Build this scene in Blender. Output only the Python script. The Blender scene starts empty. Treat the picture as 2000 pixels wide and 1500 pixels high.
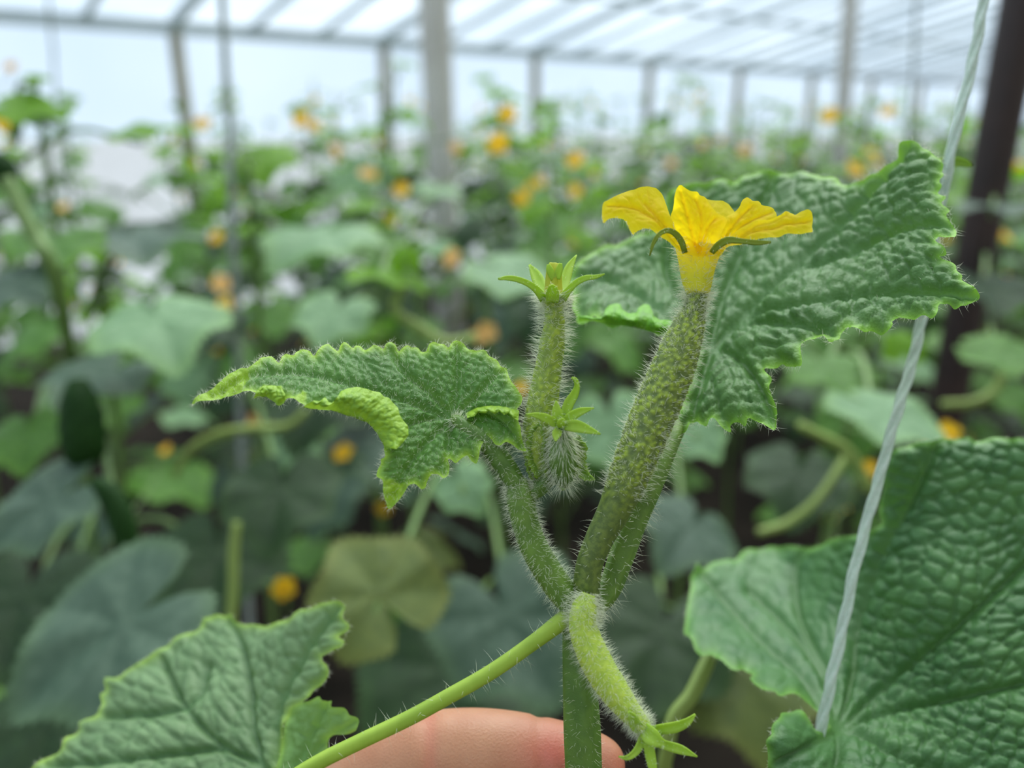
import bpy, math, random
import numpy as np
from mathutils import Vector, Matrix, noise
from mathutils.geometry import delaunay_2d_cdt

# ------------------------------------------------------------------ camera
SC = bpy.context.scene
COL = SC.collection
FPX = 1540.0                       # focal length in pixels of the 2000 x 1500 frame
PITCH = math.radians(18.5)
CAM = np.array([0.0, 0.0, 1.35])
RGT = np.array([1.0, 0.0, 0.0])
UPV = np.array([0.0, math.sin(PITCH), math.cos(PITCH)])
FWD = np.array([0.0, math.cos(PITCH), -math.sin(PITCH)])
cd = bpy.data.cameras.new('camera')
cam = bpy.data.objects.new('camera', cd); COL.objects.link(cam)
cam.location = CAM; cam.rotation_euler = (math.pi / 2 - PITCH, 0, 0)
cd.sensor_width = 36.0; cd.lens = 36.0 * FPX / 2000.0
cd.clip_start = 0.005; cd.clip_end = 200
cd.dof.use_dof = True; cd.dof.focus_distance = 0.160; cd.dof.aperture_fstop = 7.2
SC.camera = cam

# ------------------------------------------------------------------ sky, sun, exposure
W = bpy.data.worlds.new('overcast_sky'); SC.world = W; W.use_nodes = True
bg = W.node_tree.nodes['Background']
bg.inputs[0].default_value = (0.74, 0.88, 1.0, 1); bg.inputs[1].default_value = 0.92
sd = bpy.data.lights.new('hazy_sun', 'SUN'); sd.energy = 6.0; sd.angle = math.radians(60); sd.color = (1.0, 0.97, 0.9)
sun = bpy.data.objects.new('hazy_sun', sd); COL.objects.link(sun)
sun.rotation_euler = (math.radians(-32), math.radians(12), 0)      # high, from behind the plants
SC.view_settings.view_transform = 'Standard'; SC.view_settings.look = 'None'
SC.view_settings.exposure = 0.22; SC.view_settings.gamma = 1.0; SC.view_settings.use_curve_mapping = False

random.seed(7)
rng = np.random.default_rng(7)

def P(x, y, d):
    """pixel of the 2000 x 1500 frame at a distance d in front of the lens -> point in the place (metres)"""
    x, y, d = np.broadcast_arrays(np.asarray(x, float), np.asarray(y, float), np.asarray(d, float))
    return CAM + d[..., None] * (FWD + ((x - 1000) / FPX)[..., None] * RGT + ((750 - y) / FPX)[..., None] * UPV)

# ------------------------------------------------------------------ materials
def lin(h):
    h = h.lstrip('#'); o = []
    for i in (0, 2, 4):
        c = int(h[i:i + 2], 16) / 255
        o.append(c / 12.92 if c <= .04045 else ((c + .055) / 1.055) ** 2.4)
    return (*o, 1.0)

class NT:
    def __init__(s, name):
        s.m = bpy.data.materials.new(name); s.m.use_nodes = True; s.t = s.m.node_tree
        s.t.nodes.clear(); s.out = s.n('ShaderNodeOutputMaterial')
    def n(s, typ, **kw):
        nd = s.t.nodes.new(typ)
        for k, v in kw.items():
            if hasattr(nd, k): setattr(nd, k, v)
        return nd
    def l(s, a, b): s.t.links.new(a, b)
    def mix(s, fac, a, b, blend='MIX'):
        nd = s.n('ShaderNodeMix', data_type='RGBA', blend_type=blend)
        for sock, v in ((nd.inputs[0], fac), (nd.inputs[6], a), (nd.inputs[7], b)):
            if hasattr(v, 'is_linked'): s.l(v, sock)
            else: sock.default_value = v
        return nd.outputs[2]
    def attr(s, name): return s.n('ShaderNodeAttribute', attribute_name=name).outputs['Fac']
    def noise(s, scale, detail=3, coord='Object'):
        tc = s.n('ShaderNodeTexCoord'); nd = s.n('ShaderNodeTexNoise')
        nd.inputs['Scale'].default_value = scale; nd.inputs['Detail'].default_value = detail
        s.l(tc.outputs[coord], nd.inputs['Vector']); return nd.outputs['Fac']
    def ramp(s, fac, lo, hi):
        nd = s.n('ShaderNodeMapRange'); nd.inputs[1].default_value = lo; nd.inputs[2].default_value = hi
        s.l(fac, nd.inputs[0]); return nd.outputs[0]
    def bump(s, h, strength, dist):
        nd = s.n('ShaderNodeBump'); nd.inputs['Strength'].default_value = strength; nd.inputs['Distance'].default_value = dist
        s.l(h, nd.inputs['Height']); return nd.outputs['Normal']
    def finish(s, col, rough=.5, trans=0.0, tcol=None, normal=None, spec=.5, sss=0.0, sssr=None, sheen=0.0):
        b = s.n('ShaderNodeBsdfPrincipled')
        if hasattr(col, 'is_linked'): s.l(col, b.inputs['Base Color'])
        else: b.inputs['Base Color'].default_value = col
        b.inputs['Roughness'].default_value = rough; b.inputs['Specular IOR Level'].default_value = spec
        if sheen: b.inputs['Sheen Weight'].default_value = sheen; b.inputs['Sheen Roughness'].default_value = .5
        if sss:
            b.inputs['Subsurface Weight'].default_value = sss
            b.inputs['Subsurface Radius'].default_value = sssr; b.inputs['Subsurface Scale'].default_value = 1.0
        if normal is not None: s.l(normal, b.inputs['Normal'])
        o = b.outputs[0]
        if trans:
            t = s.n('ShaderNodeBsdfTranslucent')
            c = tcol if tcol is not None else col
            if hasattr(c, 'is_linked'): s.l(c, t.inputs[0])
            else: t.inputs[0].default_value = c
            if normal is not None: s.l(normal, t.inputs['Normal'])
            m = s.n('ShaderNodeMixShader'); m.inputs[0].default_value = trans
            s.l(o, m.inputs[1]); s.l(t.outputs[0], m.inputs[2]); o = m.outputs[0]
        s.l(o, s.out.inputs[0]); return s.m

def leaf_material(name, deep, light, edge, under, trans=.28, rough=.48, scale=60, bumpd=.0004, bscale=1500, vein=None, spec=.36):
    t = NT(name)
    c = t.mix(t.ramp(t.noise(scale, 4), .35, .65), deep, light)
    if vein: c = t.mix(t.attr('vein'), c, vein)
    c = t.mix(t.attr('edge'), c, edge)
    c = t.mix(t.attr('under'), c, under)
    tc = t.mix(.55, c, edge)
    return t.finish(c, rough, trans, tc, t.bump(t.noise(bscale, 3), .5, bumpd), spec=spec)

M = {}
M['leaf_right'] = leaf_material('leaf_young_green', (.056, .145, .036, 1), (.092, .210, .055, 1), (.24, .50, .04, 1), (.16, .42, .02, 1), vein=(.085, .20, .06, 1))
M['leaf_left'] = leaf_material('leaf_tender_green', (.052, .155, .022, 1), (.092, .235, .036, 1), (.34, .56, .04, 1), (.27, .45, .028, 1), vein=(.09, .22, .05, 1))
M['leaf_low'] = leaf_material('leaf_grown_green', (.120, .210, .090, 1), (.180, .295, .135, 1), (.30, .48, .06, 1), (.16, .36, .06, 1), vein=(.075, .17, .06, 1))
M['leaf_dark'] = leaf_material('leaf_old_green', (.040, .125, .036, 1), (.075, .190, .055, 1), (.16, .36, .05, 1), (.16, .36, .06, 1), vein=(.07, .17, .05, 1), trans=.18, rough=.42)
def bgleaf(name, a, b, e, trans=.22, rough=.45):
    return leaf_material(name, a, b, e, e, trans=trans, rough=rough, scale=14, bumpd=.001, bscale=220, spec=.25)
M['bg_blue'] = bgleaf('leaf_bluish', (.046, .090, .056, 1), (.078, .130, .085, 1), (.09, .16, .06, 1), rough=.42)
M['bg_mid'] = bgleaf('leaf_mid', (.055, .150, .020, 1), (.10, .235, .032, 1), (.13, .29, .03, 1), trans=.26)
M['bg_pale'] = bgleaf('leaf_pale', (.17, .31, .15, 1), (.23, .38, .20, 1), (.24, .42, .12, 1), trans=.3)
M['bg_bright'] = bgleaf('leaf_sprout', (.11, .29, .006, 1), (.18, .38, .012, 1), (.22, .45, .012, 1), trans=.45)
M['bg_olive'] = bgleaf('leaf_yellowing', (.085, .125, .030, 1), (.125, .165, .036, 1), (.16, .18, .035, 1))
M['bg_dark_shaded'] = bgleaf('leaf_deep_shaded', (.013, .038, .010, 1), (.026, .062, .017, 1), (.04, .09, .02, 1))  # dark leaf green with canopy shade put into the colour

def simple(name, col, rough=.6, trans=0, tcol=None, col2=None, scale=80, bump=None, spec=.5, sheen=0):
    t = NT(name); c = col
    if col2: c = t.mix(t.ramp(t.noise(scale, 4), .35, .65), col, col2)
    nrm = t.bump(t.noise(bump[0], 3), bump[1], bump[2]) if bump else None
    return t.finish(c, rough, trans, tcol, nrm, spec, sheen=sheen)

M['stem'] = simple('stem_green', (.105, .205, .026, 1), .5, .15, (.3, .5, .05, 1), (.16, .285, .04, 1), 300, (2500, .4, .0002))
M['stem_dark'] = simple('stem_dark_green', (.075, .165, .020, 1), .48, .12, (.25, .45, .05, 1), (.12, .235, .030, 1), 300, (2500, .4, .0002))  # darker green of the main stem and stalks
M['tendril'] = simple('tendril_lime', (.29, .44, .04, 1), .5, .2, (.45, .62, .06, 1), (.36, .52, .055, 1), 200)
M['hair'] = simple('hair_white', (.90, .93, .78, 1), .35, .5, (.95, .98, .82, 1))
M['sepal'] = simple('sepal_lime', (.38, .58, .05, 1), .5, .4, (.55, .75, .06, 1), (.46, .66, .08, 1), 500)
M['sepal_dark'] = simple('sepal_green', (.22, .30, .014, 1), .5, .35, (.45, .5, .02, 1))
M['stem_far'] = simple('vine_green', (.10, .19, .04, 1), .55, .1, (.2, .35, .05, 1), (.15, .25, .06, 1), 12)
M['stem_far_pale'] = simple('vine_pale', (.26, .36, .08, 1), .55, .1, (.3, .4, .1, 1))
M['fruit'] = simple('cucumber_skin', (.006, .028, .003, 1), .6, 0, None, (.011, .042, .005, 1), 60, (300, .6, .002), spec=.12)
M['blossom'] = simple('blossom_yellow', (.86, .50, .008, 1), .6, .4, (1.0, .66, .02, 1))
M['blossom_wilt'] = simple('blossom_faded', (.82, .50, .18, 1), .7, .3, (.9, .58, .18, 1))

def ovary_material(name, dark, light, wart):
    t = NT(name)
    c = t.mix(t.ramp(t.noise(900, 3), .4, .62), dark, light)
    c = t.mix(t.attr('wart'), c, wart)
    return t.finish(c, .5, .06, wart, t.bump(t.noise(4000, 3), .5, .0002))
M['ovary_big'] = ovary_material('young_fruit_skin', (.085, .135, .024, 1), (.155, .22, .036, 1), (.34, .46, .03, 1))
M['ovary_small'] = ovary_material('tiny_fruit_skin', (.18, .27, .030, 1), (.25, .36, .045, 1), (.38, .50, .035, 1))
M['ovary_lime'] = ovary_material('drooping_fruit_skin', (.36, .52, .05, 1), (.43, .58, .07, 1), (.52, .66, .08, 1))

def petal_material():
    t = NT('petal_yellow')
    c = t.mix(t.attr('vein'), (1.0, .76, .006, 1), (.88, .50, .003, 1))
    c = t.mix(t.attr('edge'), c, (1.0, .82, .03, 1))
    return t.finish(c, .55, .66, t.mix(.5, c, (1, .80, .01, 1)), t.bump(t.noise(1200, 3), .4, .0002), spec=.15)
M['petal'] = petal_material()
def tube_material():
    t = NT('corolla_tube_yellow')
    c = t.mix(t.attr('grad'), (.52, .52, .02, 1), (.95, .74, .006, 1))
    return t.finish(c, .6, .3, c, t.bump(t.noise(1500, 3), .4, .0002))
M['tube'] = tube_material()

def skin_material():
    t = NT('skin')
    c = t.mix(t.ramp(t.noise(90, 3), .35, .65), (.46, .225, .125, 1), (.40, .175, .09, 1))
    c = t.mix(t.attr('red'), c, (.52, .13, .09, 1))
    return t.finish(c, .45, 0, None, t.bump(t.noise(1800, 4), .5, .0003), .4, .25, (.006, .002, .001))
M['skin'] = skin_material()
M['nail'] = simple('nail', (.70, .42, .34, 1), .25)
M['twine'] = simple('twine_fibre', (.58, .72, .60, 1), .5, .25, (.75, .9, .78, 1), (.72, .82, .74, 1), 900, (3000, .8, .0004))
M['string_far'] = simple('string_grey', (.26, .30, .28, 1), .7)
M['concrete'] = simple('column_concrete', (.56, .52, .49, 1), .85, 0, None, (.64, .60, .57, 1), 6, (40, .5, .004))
M['wood'] = simple('post_timber', (.17, .15, .085, 1), .8, 0, None, (.28, .26, .18, 1), 5, (60, .6, .004))
M['steel'] = simple('rafter_steel', (.46, .52, .55, 1), .5, 0, None, (.54, .60, .62, 1), 4)
M['iron'] = simple('post_brown_iron', (.020, .010, .009, 1), .55, 0, None, (.035, .017, .014, 1), 12, (90, .4, .002))
M['soil'] = simple('soil', (.012, .010, .008, 1), .95, 0, None, (.028, .022, .017, 1), 5, (30, .8, .02), spec=.05)
M['mud'] = simple('pale_fill_wall', (.46, .42, .36, 1), .95, 0, None, (.54, .50, .44, 1), 4, (20, .6, .02))  # unseen wall's tone, made pale to bounce fill onto the foreground
M['pale_ground'] = simple('pale_ground', (.19, .19, .19, 1), .95, 0, None, (.25, .25, .25, 1), 2)
M['mulch'] = simple('mulch_film', (.16, .17, .18, 1), .35, 0, None, (.24, .25, .26, 1), 8, (9, .6, .02))
def film_material(name, amount, col):
    t = NT(name)
    tr = t.n('ShaderNodeBsdfTransparent'); tr.inputs[0].default_value = col
    tl = t.n('ShaderNodeBsdfTranslucent'); tl.inputs[0].default_value = (.86, .93, 1.0, 1)
    m = t.n('ShaderNodeMixShader')
    mr = t.n('ShaderNodeMapRange'); mr.inputs[1].default_value = .3; mr.inputs[2].default_value = .7
    mr.inputs[3].default_value = amount - .12; mr.inputs[4].default_value = amount + .12
    t.l(t.noise(.9, 3), mr.inputs[0]); t.l(mr.outputs[0], m.inputs[0])
    t.l(tr.outputs[0], m.inputs[1]); t.l(tl.outputs[0], m.inputs[2]); t.l(m.outputs[0], t.out.inputs[0]); return t.m
M['film'] = film_material('plastic_film', .17, (.90, .95, 1.0, 1))

# ------------------------------------------------------------------ mesh helpers
def origin(o):
    v = np.zeros(3)
    while o is not None:
        v = v + np.array(o.location); o = o.parent
    return v

def mk(name, verts, faces, mat, parent=None, attrs=None, smooth=True, local=False, solid=0.0, kind=None, offset=-1.0):
    verts = np.asarray(verts, float)
    if parent is not None and not local: verts = verts - origin(parent)
    me = bpy.data.meshes.new(name)
    me.from_pydata(verts.tolist(), [], [list(map(int, f)) for f in faces])
    if smooth: me.polygons.foreach_set('use_smooth', np.ones(len(me.polygons), bool))
    for k, a in (attrs or {}).items():
        at = me.attributes.new(k, 'FLOAT', 'POINT'); at.data.foreach_set('value', np.asarray(a, np.float32))
    me.materials.append(mat); me.update()
    o = bpy.data.objects.new(name, me); COL.objects.link(o)
    if parent is not None: o.parent = parent
    if solid:
        md = o.modifiers.new('thickness', 'SOLIDIFY'); md.thickness = solid; md.offset = offset; md.use_even_offset = False
    if kind: o['kind'] = kind
    return o

def thing(name, label, cat, loc, group=None):
    o = bpy.data.objects.new(name, None); COL.objects.link(o); o.location = [float(v) for v in loc]
    o.empty_display_size = .02; o['label'] = label; o['category'] = cat
    if group: o['group'] = group
    return o

def catmull(pts, n):
    p = np.asarray(pts, float); k = len(p)
    q = np.vstack([2 * p[0] - p[1], p, 2 * p[-1] - p[-2]])
    t = np.linspace(0, k - 1, n); i = np.minimum(t.astype(int), k - 2); f = (t - i)[:, None]
    a, b, c, d = q[i], q[i + 1], q[i + 2], q[i + 3]
    return .5 * (2 * b + (c - a) * f + (2 * a - 5 * b + 4 * c - d) * f ** 2 + (3 * b - a - 3 * c + d) * f ** 3)

def frames(pts):
    t = np.gradient(pts, axis=0); t /= np.linalg.norm(t, axis=1)[:, None] + 1e-12
    n0 = np.cross(t[0], [0.31, .2, .93]); n0 /= np.linalg.norm(n0)
    N = [n0]
    for i in range(1, len(t)):
        n = N[-1] - t[i] * (N[-1] @ t[i]); N.append(n / (np.linalg.norm(n) + 1e-12))
    N = np.array(N); return t, N, np.cross(t, N)

def tube_geo(pts, rad, seg=12, cap=True, rmod=None):
    """pts (n,3), rad (n,), rmod(theta, s, pos) -> radius multiplier array"""
    pts = np.asarray(pts, float); n = len(pts); t, N, B = frames(pts)
    th = np.linspace(0, 2 * np.pi, seg, endpoint=False)
    dirs = N[:, None, :] * np.cos(th)[None, :, None] + B[:, None, :] * np.sin(th)[None, :, None]
    r = np.repeat(np.asarray(rad, float)[:, None], seg, 1)
    if rmod is not None: r = r * rmod(th[None, :], np.linspace(0, 1, n)[:, None], pts[:, None, :] + dirs * r[..., None])
    V = (pts[:, None, :] + dirs * r[..., None]).reshape(-1, 3)
    idx = np.arange(n * seg).reshape(n, seg)
    a = idx[:-1]; b = np.roll(idx, -1, 1)[:-1]; c = np.roll(idx, -1, 1)[1:]; d = idx[1:]
    F = np.stack([a, b, c, d], -1).reshape(-1, 4).tolist()
    if cap: F.append(idx[0][::-1].tolist()); F.append(idx[-1].tolist())
    return V, F, dirs.reshape(-1, 3), np.repeat(t, seg, 0)

def join(geos):
    V = []; F = []; o = 0
    for v, f in geos:
        V.append(np.asarray(v)); F += [[int(i) + o for i in q] for q in f]; o += len(v)
    return np.vstack(V), F

def ptube(ctrl, n):
    """control points (px, py, depth, half-width px) -> world path + radii"""
    c = catmull(ctrl, n); pos = P(c[:, 0], c[:, 1], c[:, 2]); return pos, c[:, 3] * c[:, 2] / FPX

def hair_geo(base, direc, length, rad, droop=0.15):
    """thin tapering three-sided hairs"""
    base = np.asarray(base); k = len(base)
    direc = direc / (np.linalg.norm(direc, axis=1)[:, None] + 1e-12)
    a = np.cross(direc, rng.normal(size=(k, 3))); a /= np.linalg.norm(a, axis=1)[:, None] + 1e-12
    b = np.cross(direc, a); L = np.asarray(length)[:, None] * np.ones((k, 1)); R = np.asarray(rad) * 1.25 * np.ones((k, 1))
    bend = a * L * rng.normal(0, droop, (k, 1)) + np.array([0, 0, -1.]) * L * droop * .3
    mid = base + direc * L * .5 + bend * .3; tip = base + direc * L + bend
    V = np.zeros((k, 7, 3))
    for j in range(3):
        ang = j * 2.0944; u = a * math.cos(ang) + b * math.sin(ang)
        V[:, j] = base + u * R; V[:, 3 + j] = mid + u * R * .6
    V[:, 6] = tip
    o = (np.arange(k) * 7)[:, None]; F = []
    for j in range(3):
        j2 = (j + 1) % 3
        F += (o + np.array([[j, j2, 3 + j2, 3 + j]])).tolist(); F += (o + np.array([[3 + j, 3 + j2, 6]])).tolist()
    return V.reshape(-1, 3), F

def tube_hairs(pts, rad, count, length, hr, up=0.0, jitter=.3, s0=0, s1=1):
    t, N, B = frames(pts); n = len(pts)
    s = (s0 + (s1 - s0) * rng.random(count)) * (n - 1); i = np.minimum(s.astype(int), n - 2); f = (s - i)[:, None]
    th = rng.random(count) * 2 * np.pi
    u = N[i] * np.cos(th)[:, None] + B[i] * np.sin(th)[:, None]
    r = np.asarray(rad)[i] * (1 - f[:, 0]) + np.asarray(rad)[i + 1] * f[:, 0]
    base = pts[i] * (1 - f) + pts[i + 1] * f + u * r[:, None] * .97
    d = u + t[i] * up + rng.normal(0, jitter, (count, 3))
    return hair_geo(base, d, length * (.5 + .8 * rng.random(count)), hr)

# ---- traced leaf blades: outline in the picture, its own distance at every point, veins and blisters as relief
def rbf(ctrl):
    c = np.asarray(ctrl, float); X = c[:, :2] / 400.0; n = len(c)
    def K(r2): return .5 * r2 * np.log(r2 + 1e-9)
    A = np.zeros((n + 3, n + 3)); A[:n, :n] = K(((X[:, None] - X[None]) ** 2).sum(-1))
    A[:n, n] = 1; A[:n, n + 1:] = X; A[n, :n] = 1; A[n + 1:, :n] = X.T
    A[:n, :n] += np.eye(n) * 1e-4
    w = np.linalg.solve(A, np.r_[c[:, 2], 0, 0, 0])
    def f(x, y):
        q = np.stack([np.ravel(x), np.ravel(y)], 1) / 400.0
        return K(((q[:, None] - X[None]) ** 2).sum(-1)) @ w[:n] + w[n] + q @ w[n + 1:]
    return f

def seg_dist(pts, A, B):
    out = np.full(len(pts), 1e9)
    for i in range(0, len(A), 64):
        a, b = A[i:i + 64], B[i:i + 64]; ab = b - a
        for j in range(0, len(pts), 4000):
            q = pts[j:j + 4000]; ap = q[:, None] - a[None]
            t = np.clip((ap * ab).sum(-1) / ((ab ** 2).sum(-1) + 1e-9), 0, 1)
            d = np.linalg.norm(ap - t[..., None] * ab, axis=-1).min(1); out[j:j + 4000] = np.minimum(out[j:j + 4000], d)
    return out

def inside(pts, poly):
    x, y = pts[:, 0], pts[:, 1]; r = np.zeros(len(pts), bool); q = np.roll(poly, -1, 0)
    for (x1, y1), (x2, y2) in zip(poly, q):
        if y1 == y2: continue
        r ^= ((y1 > y) != (y2 > y)) & (x < (x2 - x1) * (y - y1) / (y2 - y1) + x1)
    return r

def resample(poly, step, closed=True, wob=0.0):
    p = np.asarray(poly, float)
    if closed:                                   # one corner-cutting pass keeps the teeth rounded
        q = np.roll(p, -1, 0); p = np.stack([.8 * p + .2 * q, .2 * p + .8 * q], 1).reshape(-1, 2); p = np.vstack([p, p[:1]])
    s = np.r_[0, np.cumsum(np.linalg.norm(np.diff(p, axis=0), axis=1))]
    n = max(4, int(s[-1] / step)); t = np.linspace(0, s[-1], n, endpoint=not closed)
    o = np.stack([np.interp(t, s, p[:, 0]), np.interp(t, s, p[:, 1])], 1)
    return o + rng.normal(0, wob, o.shape) if wob else o

def vein_segments(veins, step=38, ang=50, length=95):
    """main veins (polylines) plus side veins leaving them alternately"""
    A, B, A2, B2 = [], [], [], []
    for v in veins:
        c = catmull(v, 4 * len(v)) if len(v) > 2 else np.asarray(v, float)
        A += c[:-1].tolist(); B += c[1:].tolist()
        s = np.r_[0, np.cumsum(np.linalg.norm(np.diff(c, axis=0), axis=1))]
        k = 1
        while k * step < s[-1]:
            q = k * step; p = np.array([np.interp(q, s, c[:, 0]), np.interp(q, s, c[:, 1])])
            e = np.array([np.interp(min(q + 4, s[-1]), s, c[:, 0]), np.interp(min(q + 4, s[-1]), s, c[:, 1])])
            d = e - p; d = d / (np.linalg.norm(d) + 1e-9)
            for sg in ((1, -1)):
                a = math.radians(ang + random.uniform(-8, 8)) * sg; pp = p.copy()
                for m in range(4):
                    a2 = a * (1 - .12 * m)
                    dd = np.array([d[0] * math.cos(a2) - d[1] * math.sin(a2), d[0] * math.sin(a2) + d[1] * math.cos(a2)])
                    nx = pp + dd * length / 4; A2.append(pp); B2.append(nx); pp = nx
            k += 1
    return [np.array(x, float).reshape(-1, 2) for x in (A, B, A2, B2)]

def voronoi_cells(px, cell):
    a, b, th = cell; c, s = math.cos(th), math.sin(th)
    q = np.stack([(px[:, 0] * c + px[:, 1] * s) / a, (-px[:, 0] * s + px[:, 1] * c) / b], 1)
    ij = np.floor(q).astype(int); f1 = np.full(len(q), 9.); f2 = np.full(len(q), 9.)
    for di in (-1, 0, 1):
        for dj in (-1, 0, 1):
            g = ij + [di, dj]
            h1 = np.sin(g[:, 0] * 127.1 + g[:, 1] * 311.7) * 43758.5453; h2 = np.sin(g[:, 0] * 269.5 + g[:, 1] * 183.3) * 43758.5453
            sd_ = g + np.stack([.15 + .7 * (h1 - np.floor(h1)), .15 + .7 * (h2 - np.floor(h2))], 1)
            d = np.linalg.norm(q - sd_, axis=1); f2 = np.where(d < f1, f1, np.minimum(f2, d)); f1 = np.minimum(f1, d)
    return np.clip((f2 - f1) / .45, 0, 1)

def vnormals(V, T):
    fn = np.cross(V[T[:, 1]] - V[T[:, 0]], V[T[:, 2]] - V[T[:, 0]]); n = np.zeros_like(V)
    for k in range(3): np.add.at(n, T[:, k], fn)
    return n / (np.linalg.norm(n, axis=1)[:, None] + 1e-15)

def blade(name, outline, depth, veins, mat, parent, step=5.0, cell=(34, 24, 0.0), bl=.0006, vd=.0007, vw=7.0, sw=4.0,
          edge_px=9.0, edge_wave=.0006, under=(), flaps=(), side=(38, 50, 95), solid=0, low=.0012, blmap=None, curl=0.0):
    poly = resample(outline, step * .9)
    lo, hi = poly.min(0), poly.max(0)
    gx = np.arange(lo[0], hi[0], step); gy = np.arange(lo[1], hi[1], step * .866)
    X, Y = np.meshgrid(gx, gy); X[1::2] += step / 2
    g = np.stack([X.ravel(), Y.ravel()], 1) + rng.normal(0, step * .06, (X.size, 2)); g = g[inside(g, poly)]
    g = g[seg_dist(g, poly, np.roll(poly, -1, 0)) > step * .55]
    pts = np.vstack([poly, g]); nb = len(poly)
    r = delaunay_2d_cdt([Vector(p) for p in pts.tolist()], [], [list(range(nb))], 1, 1e-4)
    px = np.array([v[:] for v in r[0]]); T = np.array([f for f in r[2] if len(f) == 3])
    dep = rbf(depth); d = dep(px[:, 0], px[:, 1])
    V = P(px[:, 0], px[:, 1], d)
    n = vnormals(V, T)
    if ((CAM - V) * n).sum(1).mean() < 0: T = T[:, ::-1]; n = -n
    ed = seg_dist(px, poly, np.roll(poly, -1, 0))
    A, B, A2, B2 = vein_segments(veins, *side)
    dv = seg_dist(px, A, B); ds = seg_dist(px, A2, B2) if len(A2) else np.full(len(px), 99.)
    cells = voronoi_cells(px + 5 * np.sin(px[:, ::-1] / 31.0), cell)
    fade = np.clip(ed / 14, .25, 1) * (1 if blmap is None else blmap(px))
    h = bl * (1 - (1 - cells) ** 2) * np.clip(dv / 11, 0, 1) * fade
    h -= vd * np.exp(-(dv / vw) ** 2) + .55 * vd * np.exp(-(ds / sw) ** 2) * fade
    h += low * np.clip(dv / 60, 0, 1) ** .8 * np.clip(ed / 50, 0, 1)
    wv = np.array([noise.noise(Vector((x / 34, y / 34, 1.7))) for x, y in px]); h += edge_wave * 2 * wv * np.exp(-ed / 22)
    h -= curl * np.exp(-ed / 12)
    V = V + n * h[:, None]
    wart = np.array([noise.noise(Vector((x / 25, y / 25, 5.1))) for x, y in px])
    at = {'edge': np.clip(np.exp(-ed / edge_px) * (1.05 + .6 * wart), 0, 1), 'vein': np.clip(np.exp(-(dv / vw) ** 2) + .5 * np.exp(-(ds / sw) ** 2), 0, 1), 'under': np.zeros(len(V))}
    for u in under:
        u = np.asarray(u, float); m = inside(px, u); sdist = seg_dist(px, u, np.roll(u, -1, 0))
        at['under'] = np.maximum(at['under'], np.where(m, np.clip(sdist / 5, 0, 1), 0))
    F = T.tolist()
    for fold, margin, clear, bulge in flaps:      # margin of the blade curled over, its underside showing
        k = 170; rows = 24
        fo = resample(fold, .5, False); ma = resample(margin, .5, False)
        fo = fo[np.linspace(0, len(fo) - 1, k).astype(int)]; ma = ma[np.linspace(0, len(ma) - 1, k).astype(int)]
        t = np.linspace(0, 1, rows)[:, None]
        q = fo[None] * (1 - t[..., None]) + ma[None] * t[..., None]
        d0 = dep(fo[:, 0], fo[:, 1])[None]; d1 = dep(ma[:, 0], ma[:, 1])[None] - clear
        end = np.sin(np.linspace(0.02, np.pi - .02, k))[None] ** .35
        dd = d0 * (1 - t) + d1 * t - bulge * np.sin(np.pi * t) * end
        nz = np.array([[noise.noise(Vector((x / 16, y / 16, 9))) + .5 * noise.noise(Vector((x / 6, y / 6, 3))) for x, y in row] for row in q])
        fc = voronoi_cells(q.reshape(-1, 2), (17, 13, .5)).reshape(rows, k)
        dd = dd + (.0005 * nz + .00022 * (1 - fc) ** 2) * np.clip(t * 3, 0, 1)
        W_ = P(q[..., 0], q[..., 1], dd).reshape(-1, 3); o = len(V)
        idx = o + np.arange(rows * k).reshape(rows, k)
        F += np.stack([idx[:-1, :-1], idx[:-1, 1:], idx[1:, 1:], idx[1:, :-1]], -1).reshape(-1, 4).tolist()
        V = np.vstack([V, W_])
        at['edge'] = np.r_[at['edge'], np.repeat(np.clip((t[:, 0] - .7) * 2.5, 0, .8), k)]
        at['vein'] = np.r_[at['vein'], np.zeros(rows * k)]; at['under'] = np.r_[at['under'], np.clip(.62 + .38 * fc + .3 * nz, 0, 1).ravel()]
    o = mk(name, V, F, mat, parent, at, solid=solid)
    # sampling data for hairs
    bi = np.where(ed < .6)[0]
    return o, dict(V=V[:len(px)], n=n, px=px, ed=ed, dv=dv, ds=ds, bi=bi, cen=V[:len(px)].mean(0))

def blade_hairs(parent, S, margin=300, surf=500, lm=.0016, ls=.0012, r=.00003, where=None):
    V, n = S['V'], S['n']; geos = []
    if margin:
        i = rng.choice(S['bi'], margin); px = S['px'][i]
        j = np.array([np.argmin(((S['px'] - p) ** 2).sum(1) + 1e6 * (S['ed'] < 6)) for p in px])
        d = V[i] - V[j]; d /= np.linalg.norm(d, axis=1)[:, None] + 1e-12
        geos.append(hair_geo(V[i], d + .5 * rng.normal(0, 1, (margin, 3)), lm * (.4 + rng.random(margin)), r))
    if surf:
        w = np.exp(-S['dv'] / 18) + .25
        if where is not None: w = w * where(S['px'])
        i = rng.choice(len(V), surf, p=w / w.sum())
        geos.append(hair_geo(V[i] - n[i] * .0001, n[i] + rng.normal(0, .45, (surf, 3)), ls * (.5 + rng.random(surf)), r))
    v, f = join(geos); return mk('hairs', v, f, M['hair'], parent, kind='stuff')

def Z(x0, y0, s, pts): return [(x0 + x / s, y0 + y / s) for x, y in pts]

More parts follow.
